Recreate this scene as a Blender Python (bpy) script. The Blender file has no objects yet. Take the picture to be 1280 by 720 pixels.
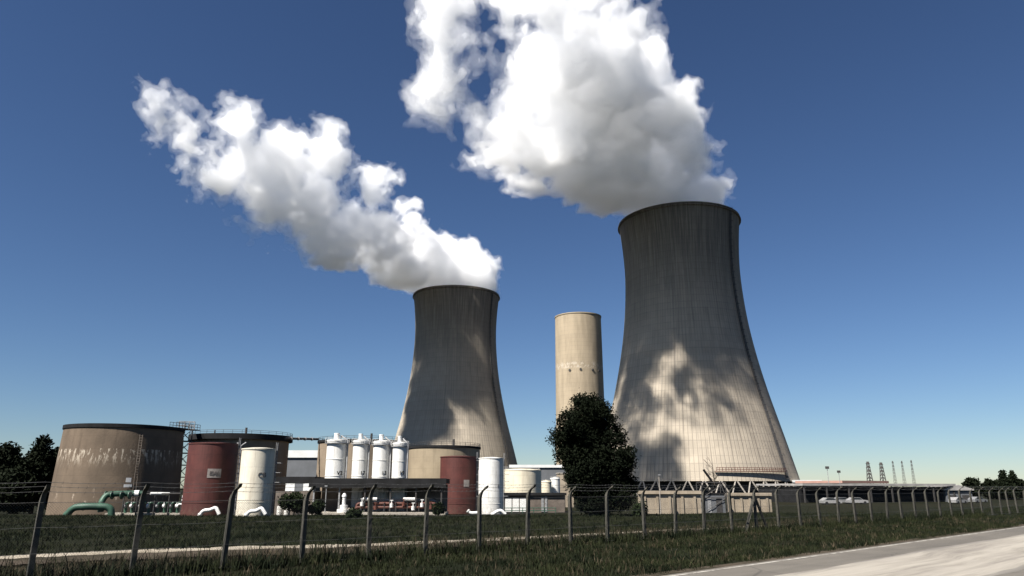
import bpy, math, random
import numpy as np
from mathutils import Vector, Matrix
import openvdb

random.seed(7); RNG = np.random.default_rng(11)
S = bpy.context.scene
COL = S.collection
R = math.radians
CAM_Z = 2.4; PITCH = math.atan(250/900); CP, SP = math.cos(PITCH), math.sin(PITCH)

# ------------------------------------------------------------------ measuring helpers
def P(px, py, D):
    """world point seen at photo pixel (1280x720) px,py at forward distance D"""
    u, v = (px-640)/900, (360-py)/900
    yr, zr = CP - v*SP, SP + v*CP
    return Vector((u*D/yr, D, CAM_Z + zr*D/yr))
def PX(px, D, py=612): return P(px, py, D).x
def PZ(py, D): return P(640, py, D).z
def sm(a, b, x):
    t = max(0, min(1, (x-a)/(b-a))); return t*t*(3-2*t)
RA = R(46.5); RU = (math.sin(RA), math.cos(RA))          # road direction
FA = R(49.0); FU = (math.sin(FA), math.cos(FA))          # fence direction
def qroad(x, y): return -(RU[1]*x - RU[0]*y)             # distance from the camera's line, towards the plant
def gz(x, y):
    d = sm(56, 112, y)*sm(30, 55, qroad(x, y))
    return -1.0*d

# ------------------------------------------------------------------ mesh builder
class MB:
    def __init__(s): s.v=[]; s.f=[]
    def add(s, vs, fs):
        b=len(s.v); s.v += [tuple(q) for q in vs]; s.f += [tuple(b+i for i in f) for f in fs]; return s
    def box(s, c, d, rz=0, rx=0, ry=0):
        x,y,z = d[0]/2,d[1]/2,d[2]/2
        m = Matrix.Rotation(rz,3,'Z') @ Matrix.Rotation(ry,3,'Y') @ Matrix.Rotation(rx,3,'X')
        vs=[m@Vector(p)+Vector(c) for p in [(-x,-y,-z),(x,-y,-z),(x,y,-z),(-x,y,-z),(-x,-y,z),(x,-y,z),(x,y,z),(-x,y,z)]]
        return s.add(vs,[(0,3,2,1),(4,5,6,7),(0,1,5,4),(1,2,6,5),(2,3,7,6),(3,0,4,7)])
    def tube(s, pts, r, seg=8, cap=True):
        pts=[Vector(p) for p in pts]; n=len(pts)
        rs = r if isinstance(r,(list,tuple)) else [r]*n
        vs=[]; prev=None
        for i,p in enumerate(pts):
            t = (pts[min(i+1,n-1)]-pts[max(i-1,0)]).normalized()
            if prev is None:
                a = Vector((0,0,1)) if abs(t.z)<.9 else Vector((1,0,0))
                prev = (a - t*a.dot(t)).normalized()
            else: prev = (prev - t*prev.dot(t)).normalized()
            b = t.cross(prev)
            for k in range(seg):
                an=2*math.pi*k/seg
                vs.append(p + (prev*math.cos(an)+b*math.sin(an))*rs[i])
        fs=[]
        for i in range(n-1):
            for k in range(seg):
                k2=(k+1)%seg; fs.append((i*seg+k, i*seg+k2, (i+1)*seg+k2, (i+1)*seg+k))
        if cap: fs += [tuple(range(seg-1,-1,-1)), tuple((n-1)*seg+k for k in range(seg))]
        return s.add(vs,fs)
    def lathe(s, prof, seg=48, c=(0,0,0)):
        vs=[]; fs=[]; n=len(prof)
        for (r,z) in prof:
            for k in range(seg):
                a=2*math.pi*k/seg; vs.append((c[0]+r*math.cos(a), c[1]+r*math.sin(a), c[2]+z))
        for i in range(n-1):
            for k in range(seg):
                k2=(k+1)%seg; fs.append((i*seg+k, i*seg+k2, (i+1)*seg+k2, (i+1)*seg+k))
        return s.add(vs,fs)
    def prism(s, poly, axis_len, m=None):
        """poly in x,z extruded along y from 0"""
        n=len(poly); vs=[(x,0,z) for x,z in poly]+[(x,axis_len,z) for x,z in poly]
        if m is not None: vs=[m@Vector(q) for q in vs]
        fs=[tuple(range(n)), tuple(range(2*n-1,n-1,-1))]+[((i+1)%n, i, n+i, n+(i+1)%n) for i in range(n)]
        return s.add(vs,fs)
    def build(s, name, mat, parent=None, loc=None, rz=0, smooth=40):
        me=bpy.data.meshes.new(name); me.from_pydata(s.v,[],s.f); me.update()
        return link(name, me, mat, parent, loc, rz, smooth)
def link(name, me, mat, parent=None, loc=None, rz=0, smooth=40):
    o=bpy.data.objects.new(name, me); COL.objects.link(o)
    if mat: me.materials.append(mat)
    if smooth:
        me.shade_smooth(); me.set_sharp_from_angle(angle=R(smooth))
    if parent: o.parent=parent
    if loc is not None: o.location=loc
    o.rotation_euler[2]=rz
    return o
def tag(o, label=None, cat=None, group=None, kind=None):
    if label: o['label']=label
    if cat: o['category']=cat
    if group: o['group']=group
    if kind: o['kind']=kind
    return o
def thing(name, label, cat, loc, rz=0, group=None):
    o=bpy.data.objects.new(name,None); COL.objects.link(o); o.location=loc; o.rotation_euler=(0,0,rz)
    o.empty_display_size=.5
    return tag(o,label,cat,group)
def copy_tree(o, parent=None):
    c=o.copy(); COL.objects.link(c)
    if parent: c.parent=parent
    for ch in list(o.children): copy_tree(ch,c)
    return c
def np_mesh(name, verts, quads):
    me=bpy.data.meshes.new(name); nv,nf=len(verts),len(quads); k=quads.shape[1]
    me.vertices.add(nv); me.vertices.foreach_set('co', np.ascontiguousarray(verts,np.float32).ravel())
    me.loops.add(nf*k); me.loops.foreach_set('vertex_index', np.ascontiguousarray(quads,np.int32).ravel())
    me.polygons.add(nf); me.polygons.foreach_set('loop_start', np.arange(0,nf*k,k,dtype=np.int32))
    me.update(calc_edges=True); return me

# ------------------------------------------------------------------ materials
class NT:
    def __init__(s, name):
        s.m=bpy.data.materials.new(name); s.m.use_nodes=True; s.t=s.m.node_tree; s.t.nodes.clear()
        s.out=s.n('ShaderNodeOutputMaterial')
    def n(s, ty, ins=None, **kw):
        x=s.t.nodes.new(ty)
        for k,v in kw.items(): setattr(x,k,v)
        for k,v in (ins or {}).items(): s.set(x,k,v)
        return x
    def set(s, x, k, v):
        i = x.inputs[k]
        if isinstance(v, bpy.types.NodeSocket): s.t.links.new(v,i)
        elif isinstance(v, bpy.types.Node): s.t.links.new(v.outputs[0],i)
        else: i.default_value=v
    def math(s, op, a, b=None, c=None, clamp=False):
        x=s.n('ShaderNodeMath',operation=op,use_clamp=clamp); s.set(x,0,a)
        if b is not None: s.set(x,1,b)
        if c is not None: s.set(x,2,c)
        return x.outputs[0]
    def rng(s, v, a, b, c=0., d=1., t='SMOOTHSTEP'):
        x=s.n('ShaderNodeMapRange',interpolation_type=t); s.set(x,0,v)
        for i,q in zip((1,2,3,4),(a,b,c,d)): s.set(x,i,q)
        return x.outputs[0]
    def noise(s, vec, scale, detail=5, rough=.55, dist=0):
        x=s.n('ShaderNodeTexNoise',{'Scale':scale,'Detail':detail,'Roughness':rough,'Distortion':dist}); s.set(x,'Vector',vec)
        return x.outputs[0]
    def mapv(s, vec, sc):
        x=s.n('ShaderNodeVectorMath',operation='MULTIPLY'); s.set(x,0,vec); s.set(x,1,sc); return x.outputs[0]
    def mix(s, f, a, b, mode='MIX'):
        x=s.n('ShaderNodeMix',data_type='RGBA',blend_type=mode)
        s.set(x,0,f); s.set(x,6,a if not isinstance(a,tuple) else (*a,1)[:4]); s.set(x,7,b if not isinstance(b,tuple) else (*b,1)[:4]); return x.outputs[2]
    def obj(s): return s.n('ShaderNodeTexCoord').outputs['Object']
    def finish(s, col, rough=.8, bump=None, bs=.3, bd=.05, metal=0., spec=.3):
        b=s.n('ShaderNodeBsdfPrincipled'); s.set(b,'Base Color',s.mix(1.,col,(.80,.80,.80),'MULTIPLY')); s.set(b,'Roughness',rough); s.set(b,'Metallic',metal); s.set(b,'Specular IOR Level',spec)
        if bump is not None:
            x=s.n('ShaderNodeBump',{'Strength':bs,'Distance':bd}); s.set(x,'Height',bump); s.set(b,'Normal',x.outputs[0])
        s.t.links.new(b.outputs[0], s.out.inputs[0]); return s.m
def cyl_coords(t, o):
    s=t.n('ShaderNodeSeparateXYZ'); t.set(s,0,o)
    ang=t.math('ARCTAN2',s.outputs[1],s.outputs[0])
    return s.outputs[0],s.outputs[1],s.outputs[2],ang
def simple(name, c1, c2=None, scale=1.5, rough=.7, streak=None, metal=0., spec=.3, bs=.25, bd=.03, dirt=None, seam=None):
    """two-tone noise paint / concrete with optional vertical streaks and a dirt colour"""
    t=NT(name); o=t.obj(); c2=c2 or tuple(x*.7 for x in c1)
    f=t.rng(t.noise(o,scale,6,.6),.32,.68)
    col=t.mix(f,c1,c2)
    if streak:
        sv=t.noise(t.mapv(o,(streak,streak,.12*streak)),1.,5,.65)
        col=t.mix(t.rng(sv,.5,.75,0,.6),col,dirt or tuple(x*.45 for x in c1))
    if seam:
        x,y,z,a=cyl_coords(t,o); row=t.math('FLOOR',t.math('DIVIDE',z,seam))
        hl=t.rng(t.math('PINGPONG',z,seam*.5),0,.03,1.,0.)
        vl=t.rng(t.math('PINGPONG',t.math('ADD',t.math('MULTIPLY',a,4/math.pi),t.math('MULTIPLY',row,.27)),.5),0,.02,1.,0.)
        wn=t.n('ShaderNodeTexWhiteNoise',noise_dimensions='2D'); cb=t.n('ShaderNodeCombineXYZ'); t.set(cb,0,t.math('FLOOR',t.math('ADD',t.math('MULTIPLY',a,4/math.pi),t.math('MULTIPLY',row,.27)))); t.set(cb,1,row); t.set(wn,'Vector',cb.outputs[0])
        col=t.mix(t.rng(wn.outputs[0],0,1,0,.16,'LINEAR'),col,tuple(q*.5 for q in c1))
        run=t.math('MULTIPLY',t.rng(t.noise(t.mapv(o,(7.,7.,.5)),1.,5,.7),.52,.7),t.rng(t.math('FRACT',t.math('DIVIDE',z,seam)),.1,1.,0.,1.))
        col=t.mix(t.math('MULTIPLY',run,.45),col,dirt or tuple(q*.4 for q in c1))
        col=t.mix(t.math('MULTIPLY',t.math('MAXIMUM',hl,vl),.4),col,tuple(q*.3 for q in c1))
        col=t.mix(t.math('MULTIPLY',t.rng(z,1.6,.0,0,.5),t.rng(t.noise(o,3.,5,.7),.4,.65)),col,(.12,.085,.06))
    return t.finish(col,rough,t.noise(o,scale*9,4,.6),bs,bd,metal,spec)

def tower_concrete():
    t=NT('tower_concrete'); o=t.obj(); x,y,z,a=cyl_coords(t,o)
    # streak space: unit circle * k , z stretched
    nv=t.n('ShaderNodeVectorMath',operation='NORMALIZE'); cb=t.n('ShaderNodeCombineXYZ'); t.set(cb,0,x); t.set(cb,1,y); t.set(nv,0,cb.outputs[0])
    cc=t.n('ShaderNodeSeparateXYZ'); t.set(cc,0,nv.outputs[0])
    sv=t.n('ShaderNodeCombineXYZ'); t.set(sv,0,t.math('MULTIPLY',cc.outputs[0],26.)); t.set(sv,1,t.math('MULTIPLY',cc.outputs[1],26.)); t.set(sv,2,t.math('MULTIPLY',z,.035))
    st=t.noise(sv.outputs[0],1.,6,.65)
    sv2=t.n('ShaderNodeCombineXYZ'); t.set(sv2,0,t.math('MULTIPLY',cc.outputs[0],60.)); t.set(sv2,1,t.math('MULTIPLY',cc.outputs[1],60.)); t.set(sv2,2,t.math('MULTIPLY',z,.05))
    st2=t.noise(sv2.outputs[0],1.,5,.6)
    big=t.noise(o,.035,5,.6)
    col=t.mix(t.rng(big,.35,.65),(.47,.405,.318),(.41,.355,.28))
    col=t.mix(t.rng(st,.48,.72,0,.55),col,(.17,.148,.122))
    col=t.mix(t.rng(st2,.52,.8,0,.45),col,(.56,.51,.43))
    # soot/algae runs that start at the rim
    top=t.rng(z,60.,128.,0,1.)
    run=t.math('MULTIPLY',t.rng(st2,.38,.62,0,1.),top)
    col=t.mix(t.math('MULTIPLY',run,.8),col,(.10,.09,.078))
    col=t.mix(t.math('MULTIPLY',top,.55),col,(.105,.094,.078))  # even darkening towards the rim: the shaded top deepened in the colour
    # lift joints and rib joints
    lift=t.math('PINGPONG',t.math('ADD',z,.4),1.5); lj=t.rng(lift,.0,.2,1.,0.)
    lane=t.math('FLOOR',t.math('DIVIDE',z,3.0)); wn=t.n('ShaderNodeTexWhiteNoise',noise_dimensions='1D'); t.set(wn,'W',lane)
    rib=t.math('PINGPONG',t.math('MULTIPLY',a,76/math.pi),.5); rj=t.rng(rib,.0,.09,1.,0.)
    panel=t.n('ShaderNodeTexWhiteNoise',noise_dimensions='2D'); cb2=t.n('ShaderNodeCombineXYZ'); t.set(cb2,0,t.math('FLOOR',t.math('MULTIPLY',a,38/math.pi))); t.set(cb2,1,lane); t.set(panel,'Vector',cb2.outputs[0])
    col=t.mix(t.rng(panel.outputs[0],0,1,0,.16,'LINEAR'),col,(.15,.135,.115))
    col=t.mix(t.rng(wn.outputs[0],0,1,0,.14,'LINEAR'),col,(.16,.145,.12))
    j=t.math('MAXIMUM',t.math('MULTIPLY',lj,.28),t.math('MULTIPLY',rj,.42))
    col=t.mix(j,col,(.10,.09,.08))
    h=t.math('ADD',t.math('MULTIPLY',t.rng(rib,.02,.12),1.),t.math('MULTIPLY',t.noise(o,.9,4,.6),.5))
    return t.finish(col,.92,h,.5,.25,spec=.15)
def stack_concrete():
    t=NT('stack_concrete'); o=t.obj(); x,y,z,a=cyl_coords(t,o)
    n=t.noise(t.mapv(o,(.35,.35,.06)),1.,6,.65)
    col=t.mix(t.rng(n,.35,.68),(.40,.33,.235),(.31,.255,.18))
    wn=t.n('ShaderNodeTexWhiteNoise',noise_dimensions='1D'); t.set(wn,'W',t.math('FLOOR',t.math('DIVIDE',z,2.4)))
    col=t.mix(t.rng(wn.outputs[0],0,1,0,.18,'LINEAR'),col,(.24,.20,.15))
    lj=t.rng(t.math('PINGPONG',z,1.2),0,.12,.3,0.)
    col=t.mix(lj,col,(.17,.14,.11))
    band=t.math('MULTIPLY',t.rng(z,70.6,71.6,0,1),t.rng(z,73.5,75.4,1,0))
    pn=t.rng(t.noise(t.mapv(o,(.7,.7,.5)),1.,4,.6),.47,.56)
    col=t.mix(t.math('MULTIPLY',t.math('MULTIPLY',band,pn),.55),col,(.56,.5,.42))
    return t.finish(col,.9,t.noise(o,1.4,4,.6),.4,.15,spec=.15)
def tank_wall(name, c1, c2, patches):
    t=NT(name); o=t.obj(); x,y,z,a=cyl_coords(t,o)
    n=t.noise(o,.35,6,.6); st=t.noise(t.mapv(o,(1.6,1.6,.16)),1.,5,.65)
    col=t.mix(t.rng(n,.3,.7),c1,c2); col=t.mix(t.rng(st,.48,.75,0,.6),col,tuple(q*.5 for q in c1))
    lj=t.rng(t.math('PINGPONG',z,.75),0,.035,.35,0.); col=t.mix(lj,col,tuple(q*.45 for q in c1))
    if patches:
        pn=t.noise(t.mapv(o,(2.6,2.6,.75)),1.,6,.72,.2)
        m=t.math('MULTIPLY',t.math('MULTIPLY',t.rng(z,5.2,7.2),t.rng(z,7.48,7.56,1,0)),1.)
        col=t.mix(t.math('MULTIPLY',t.rng(pn,.51,.60),m),col,(.45,.39,.31))
        pn2=t.noise(t.mapv(o,(2.2,2.2,.7)),1.,5,.7); m2=t.math('MULTIPLY',t.rng(z,.8,1.6),t.rng(z,2.4,4.,1,0))
        col=t.mix(t.math('MULTIPLY',t.rng(pn2,.6,.66),m2),col,(.33,.27,.21))
    return t.finish(col,.88,t.noise(o,4,5,.6),.4,.05,spec=.15)

M={}
M['tower']=tower_concrete(); M['stack']=stack_concrete()
M['inner']=simple('inlet_shade_dark',(.05,.048,.045),(.03,.03,.03),.3)  # near-black tone standing in for the shade inside the tower inlet
M['leg']=simple('leg_concrete',(.34,.305,.26),(.24,.215,.185),1.)
M['tankA']=tank_wall('tank_brown_weathered',(.165,.125,.09),(.12,.092,.067),True)
M['tankB']=tank_wall('tank_brown',(.27,.215,.157),(.205,.16,.115),False)
M['tankD']=tank_wall('tank_tan',(.33,.27,.185),(.26,.21,.145),False)
M['roof_dark']=simple('dark_roof_sheet',(.022,.022,.023),(.014,.014,.014),.8,.9,spec=.1)
M['steel_dark']=simple('dark_steel',(.06,.058,.058),(.04,.035,.03),3.,.6)
M['steel_grey']=simple('grey_steel',(.32,.32,.32),(.2,.2,.2),3.,.5)
M['red']=simple('oxide_red_paint',(.105,.032,.026),(.075,.024,.02),1.1,.6,streak=2.5,seam=1.45)
M['red_pipe']=simple('rust_pipe_paint',(.15,.05,.032),(.08,.03,.022),2.,.6)
M['cream']=simple('cream_paint',(.72,.67,.55),(.64,.59,.48),.9,.5,streak=2.,dirt=(.34,.27,.19),seam=1.5)
M['white']=simple('white_paint',(.80,.79,.75),(.70,.69,.65),.9,.5,streak=2.6,dirt=(.38,.34,.28),seam=1.6)
M['plate']=simple('weathered_sign_plate',(.30,.265,.24),(.22,.195,.18),3.,.6); M['letter']=simple('faded_letter_paint',(.10,.085,.08),(.16,.14,.13),6.)
M['white2']=simple('white_enamel',(.82,.81,.78),(.74,.73,.70),2.,.4)
M['cream_tank']=simple('pale_cream_paint',(.74,.67,.52),(.66,.60,.46),.6,.6,streak=.9,dirt=(.45,.39,.29),seam=1.8)
M['green']=simple('green_pipe_paint',(.05,.115,.075),(.03,.07,.048),1.5,.5)
M['black']=simple('black_paint',(.012,.012,.012),(.008,.008,.008),1.5,.95,spec=.03)
M['beige_wall']=simple('beige_render',(.36,.30,.225),(.28,.23,.17),.6,.9,streak=1.2)
M['brown_wall']=simple('brown_block_wall',(.17,.14,.115),(.11,.09,.075),1.,.9,streak=1.)
M['pale_wall']=simple('pale_block_wall',(.22,.185,.155),(.16,.13,.105),.9,.9,streak=1.2)
M['conc']=simple('slab_concrete',(.42,.38,.32),(.34,.30,.25),.8,.9)
M['clad']=simple('grey_cladding',(.14,.145,.155),(.11,.115,.12),.3,.6)
M['cladpink']=simple('pink_clay_roof',(.42,.25,.20),(.34,.2,.16),.3,.8)
M['roofgrey']=simple('pale_grey_roof_edge',(.36,.34,.32),(.26,.25,.235),.5,.7)
M['roofwhite']=simple('white_roof_sheet',(.74,.74,.72),(.62,.62,.60),.3,.5)
M['post']=simple('post_concrete',(.085,.08,.064),(.045,.042,.034),5.,.9,bs=.5)
M['wire']=simple('galvanised_wire',(.07,.07,.066),(.04,.038,.035),8.,.5)
M['glass']=simple('dark_car_glass',(.02,.025,.03),(.02,.025,.03),1,.1,spec=.6)
M['tyre']=simple('tyre_rubber',(.02,.02,.02),(.015,.015,.015),5)
M['car_white']=simple('white_car_paint',(.33,.325,.315),(.30,.29,.285),.5,.3,spec=.5)
M['car_grey']=simple('silver_car_paint',(.22,.22,.22),(.2,.2,.2),.5,.3,spec=.5)
M['bark']=simple('tree_bark',(.07,.055,.04),(.04,.032,.025),4,.9)
def leaf_mat(name, c1, c2):
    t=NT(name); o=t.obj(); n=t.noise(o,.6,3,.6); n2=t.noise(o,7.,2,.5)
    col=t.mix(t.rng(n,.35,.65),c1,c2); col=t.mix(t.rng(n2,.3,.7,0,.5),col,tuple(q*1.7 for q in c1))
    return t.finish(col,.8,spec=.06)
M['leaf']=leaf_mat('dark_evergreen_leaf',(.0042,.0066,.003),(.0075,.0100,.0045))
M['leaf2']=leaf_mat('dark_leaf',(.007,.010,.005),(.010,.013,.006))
M['bush']=leaf_mat('bush_leaf',(.016,.023,.010),(.011,.016,.007))

def ground_mat():
    t=NT('dry_meadow'); o=t.obj()
    n=t.noise(o,.12,6,.65); n2=t.noise(o,.9,6,.7); n3=t.noise(o,.02,4,.6)
    col=t.mix(t.rng(n,.35,.65),(.010,.0125,.006),(.017,.0165,.009))
    col=t.mix(t.rng(n2,.5,.75,0,.5),col,(.045,.038,.023))
    col=t.mix(t.rng(n3,.45,.7,0,.5),col,(.028,.025,.015))
    return t.finish(col,.95,t.noise(o,3.,6,.7),.8,.15,spec=.05)
def track_mat():
    t=NT('gravel_track'); o=t.obj()
    n=t.noise(o,.5,6,.65); n2=t.noise(o,5.,5,.7)
    col=t.mix(t.rng(n,.35,.7),(.37,.325,.26),(.27,.23,.175)); col=t.mix(t.rng(n2,.45,.75,0,.7),col,(.14,.115,.08))
    return t.finish(col,.95,n2,.6,.05,spec=.1)
def dirt_mat():
    t=NT('dry_dirt_verge'); o=t.obj()
    n=t.noise(o,.35,6,.7); n2=t.noise(o,3.,6,.7)
    col=t.mix(t.rng(n,.4,.65),(.07,.056,.042),(.022,.021,.012)); col=t.mix(t.rng(n2,.45,.75,0,.6),col,(.095,.078,.06))
    return t.finish(col,.95,n2,.7,.08,spec=.05)
def asphalt_mat():
    t=NT('worn_asphalt'); o=t.obj()
    lo=t.noise(t.mapv(o,(.05,.9,1.)),1.,6,.65); n=t.noise(o,.4,6,.6); g=t.noise(o,35.,3,.7)
    col=t.mix(t.rng(n,.35,.65),(.125,.112,.093),(.098,.087,.073)); col=t.mix(t.rng(lo,.42,.7,0,.7),col,(.16,.143,.12))
    col=t.mix(t.rng(g,.4,.75,0,.45),col,(.21,.19,.16))
    sy=t.n('ShaderNodeSeparateXYZ'); t.set(sy,0,o)
    for q0 in (11.2,9.4,5.2,3.4,-1.,-2.8): col=t.mix(t.rng(t.math('ABSOLUTE',t.math('SUBTRACT',t.math('ADD',sy.outputs[1],t.math('MULTIPLY',lo,.5)),q0+.25)),.1,.55,.28,0.),col,(.085,.077,.066))
    pt=t.n('ShaderNodeTexVoronoi',{'Scale':.16},distance='CHEBYCHEV'); t.set(pt,'Vector',t.mapv(o,(.5,1.6,1.)))
    col=t.mix(t.rng(pt.outputs['Color'],.72,.74,0,.4,'LINEAR'),col,(.08,.073,.065))
    ck=t.n('ShaderNodeTexVoronoi',{'Scale':.9},feature='DISTANCE_TO_EDGE'); t.set(ck,'Vector',t.n('ShaderNodeVectorMath',{0:o,1:t.mapv(t.n('ShaderNodeTexNoise',{'Scale':2.,'Detail':4.}).outputs[1],(.5,.5,0))},operation='ADD').outputs[0])
    col=t.mix(t.math('MULTIPLY',t.rng(ck.outputs[0],0,.012,.5,0.),t.rng(n,.5,.62)),col,(.05,.045,.04))
    cr=t.n('ShaderNodeTexVoronoi',{'Scale':.22},feature='DISTANCE_TO_EDGE'); t.set(cr,'Vector',t.n('ShaderNodeVectorMath',{0:o,1:t.mapv(t.n('ShaderNodeTexNoise',{'Scale':.6,'Detail':4.}).outputs[1],(1.2,1.2,0))},operation='ADD').outputs[0])
    col=t.mix(t.rng(cr.outputs[0],0,.012,.6,0.),col,(.05,.045,.04))
    return t.finish(col,.85,g,.5,.02,spec=.3)
def lane_mat():
    t=NT('pale_concrete_lane'); o=t.obj()
    w=t.noise(o,.12,3,.5)
    s=t.n('ShaderNodeSeparateXYZ'); t.set(s,0,o)
    yy=t.math('ADD',s.outputs[1],t.math('MULTIPLY',t.math('SUBTRACT',w,.5),1.5))
    cb=t.n('ShaderNodeCombineXYZ'); t.set(cb,0,t.math('MULTIPLY',s.outputs[0],.07)); t.set(cb,1,t.math('MULTIPLY',yy,1.5))
    lo=t.noise(cb.outputs[0],1.,7,.7); n=t.noise(o,.6,5,.6); g=t.noise(o,30.,3,.7)
    col=t.mix(t.rng(lo,.38,.62),(.34,.31,.26),(.22,.198,.165)); col=t.mix(t.rng(lo,.55,.66,0,.85),col,(.17,.15,.13))
    col=t.mix(t.rng(n,.4,.7,0,.35),col,(.33,.30,.26)); col=t.mix(t.rng(g,.45,.8,0,.35),col,(.26,.235,.2))
    ed=t.math('MINIMUM',t.math('SUBTRACT',s.outputs[1],6.4),t.math('SUBTRACT',10.7,s.outputs[1])); en=t.noise(cb.outputs[0],2.2,5,.6)
    col=t.mix(t.rng(t.math('ADD',ed,t.math('MULTIPLY',t.math('SUBTRACT',en,.5),1.6)),-.1,.5,1.,0.),col,(.165,.15,.13))
    return t.finish(col,.85,g,.4,.02,spec=.3)
def paint_mat():
    t=NT('worn_road_paint'); o=t.obj(); n=t.noise(o,2.2,6,.7)
    return t.finish(t.mix(t.rng(n,.42,.62),(.52,.49,.43),(.19,.172,.15)),.8)
def mesh_mat():
    t=NT('chain_link_wire'); o=t.obj(); s=t.n('ShaderNodeSeparateXYZ'); t.set(s,0,o)
    a=t.math('PINGPONG',t.math('MULTIPLY',t.math('ADD',s.outputs[0],s.outputs[2]),14.),.5)
    b=t.math('PINGPONG',t.math('MULTIPLY',t.math('SUBTRACT',s.outputs[0],s.outputs[2]),14.),.5)
    w=t.math('LESS_THAN',t.math('MINIMUM',a,b),0.034)
    d=t.n('ShaderNodeBsdfDiffuse',{'Color':(.09,.086,.075,1)}); tr=t.n('ShaderNodeBsdfTransparent')
    mx=t.n('ShaderNodeMixShader'); t.set(mx,0,w); t.set(mx,1,tr); t.set(mx,2,d); t.t.links.new(mx.outputs[0],t.out.inputs[0]); return t.m
def grass_mat():
    t=NT('grass_blades'); o=t.obj(); n=t.noise(o,.35,4,.6); n2=t.noise(o,6.,3,.6)
    col=t.mix(t.rng(n,.38,.62),(.006,.010,.0035),(.020,.024,.009)); col=t.mix(t.rng(n2,.55,.75,0,.45),col,(.034,.029,.015))
    return t.finish(col,.8,spec=.1)
def dry_mat():
    t=NT('dry_weeds'); o=t.obj(); n=t.noise(o,1.5,4,.6)
    return t.finish(t.mix(t.rng(n,.35,.65),(.085,.066,.042),(.03,.027,.015)),.85,spec=.1)

# ------------------------------------------------------------------ world, sun, camera
SUN_EL, SUN_AZ = R(50.5), R(180+44)      # azimuth clockwise from +Y: behind the viewer, to the left
W=bpy.data.worlds.new('World'); S.world=W; W.use_nodes=True; nt=W.node_tree
bg=nt.nodes['Background']; sky=nt.nodes.new('ShaderNodeTexSky'); sky.sky_type='NISHITA'; sky.sun_disc=False
sky.sun_elevation=SUN_EL; sky.sun_rotation=SUN_AZ; sky.altitude=300; sky.air_density=1.0; sky.dust_density=.05; sky.ozone_density=3.0
gm=nt.nodes.new('ShaderNodeGamma'); gm.inputs[1].default_value=1.14
hs=nt.nodes.new('ShaderNodeMix'); hs.data_type='RGBA'; hs.blend_type='MULTIPLY'; hs.inputs[0].default_value=1.; hs.inputs[7].default_value=(.42,.465,.535,1)
nt.links.new(sky.outputs[0],gm.inputs[0]); nt.links.new(gm.outputs[0],hs.inputs[6]); nt.links.new(hs.outputs[2],bg.inputs[0]); bg.inputs[1].default_value=.05
sl=bpy.data.lights.new('sun','SUN'); sl.energy=5.0; sl.angle=R(.5); sl.color=(1,.955,.89)
so=bpy.data.objects.new('sun',sl); COL.objects.link(so)
sd=Vector((math.sin(SUN_AZ)*math.cos(SUN_EL), math.cos(SUN_AZ)*math.cos(SUN_EL), math.sin(SUN_EL)))
so.rotation_euler=sd.to_track_quat('Z','Y').to_euler(); so.location=(-60,-60,90)
cd=bpy.data.cameras.new('camera'); cd.sensor_width=36; cd.lens=900/1280*36; cd.clip_start=.1; cd.clip_end=20000
cam=bpy.data.objects.new('camera',cd); COL.objects.link(cam); cam.location=(0,0,CAM_Z); cam.rotation_euler=(R(90)+PITCH,0,0); S.camera=cam
vs=S.view_settings; vs.view_transform='Standard'; vs.look='None'; vs.gamma=1; vs.use_curve_mapping=False; vs.exposure=1.3
cy=S.cycles; cy.max_bounces=44; cy.volume_bounces=40; cy.transparent_max_bounces=48; cy.diffuse_bounces=3; cy.glossy_bounces=2
cy.use_denoising=True; cy.caustics_reflective=False; cy.caustics_refractive=False
try: cy.denoiser='OPENIMAGEDENOISE'
except Exception: pass

# ------------------------------------------------------------------ ground, road, track
def make_ground():
    xs=np.unique(np.concatenate([np.linspace(-9000,-400,12),np.linspace(-400,-120,15),np.linspace(-120,160,71),np.linspace(160,500,18),np.linspace(500,9000,12)]))
    ys=np.unique(np.concatenate([np.linspace(-600,-20,8),np.linspace(-20,140,65),np.linspace(140,500,19),np.linspace(500,9000,14)]))
    v=[]
    for y in ys:
        for x in xs:
            z=gz(x,y)
            if 22<qroad(x,y) and y<140: z+= .05*math.sin(x*.31+1.3)*math.sin(y*.23)
            v.append((x,y,z))
    nx=len(xs); q=[(j*nx+i,j*nx+i+1,(j+1)*nx+i+1,(j+1)*nx+i) for j in range(len(ys)-1) for i in range(nx-1)]
    return np_mesh('ground',np.array(v),np.array(q))
tag(link('ground',make_ground(),ground_mat(),smooth=60),'dark meadow ground reaching the horizon','ground',kind='structure')
def strip(name, q0, q1, t0, t1, z, mat, ang=RA, n=60, wob=0., label=None, cat=None, off=(0,0)):
    """sheet along the road direction, local x along it and local y towards the plant"""
    v=[];f=[]
    for i in range(n+1):
        t=t0+(t1-t0)*i/n
        w0=wob*math.sin(t*.37+1)+wob*.6*math.sin(t*1.1); w1=wob*math.sin(t*.29+4)+wob*.6*math.sin(t*.93+2)
        v += [(t,q0+w0,0),(t,q1+w1,0)]
    f=[(2*i,2*i+2,2*i+3,2*i+1) for i in range(n)]
    o=MB().add(v,f).build(name,mat,None,(off[0],off[1],z),math.pi/2-ang,0)
    return tag(o,label,cat,kind='structure')
QE=12.9
strip('road',-16,QE,-150,1600,.012,asphalt_mat(),label='grey asphalt road running off to the right',cat='road')
strip('road_lane',6.4,10.7,-60,1500,.016,lane_mat(),wob=.10,n=900,label='bright worn concrete lane in the road',cat='road')
strip('road_edge_line',12.56,12.66,-60,1500,.020,paint_mat(),n=2,label='white line painted along the road edge',cat='road marking')
strip('road_verge',12.9,13.5,-60,900,.006,dirt_mat(),wob=.08,n=700,label='strip of bare dirt between road and grass',cat='verge')
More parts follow.
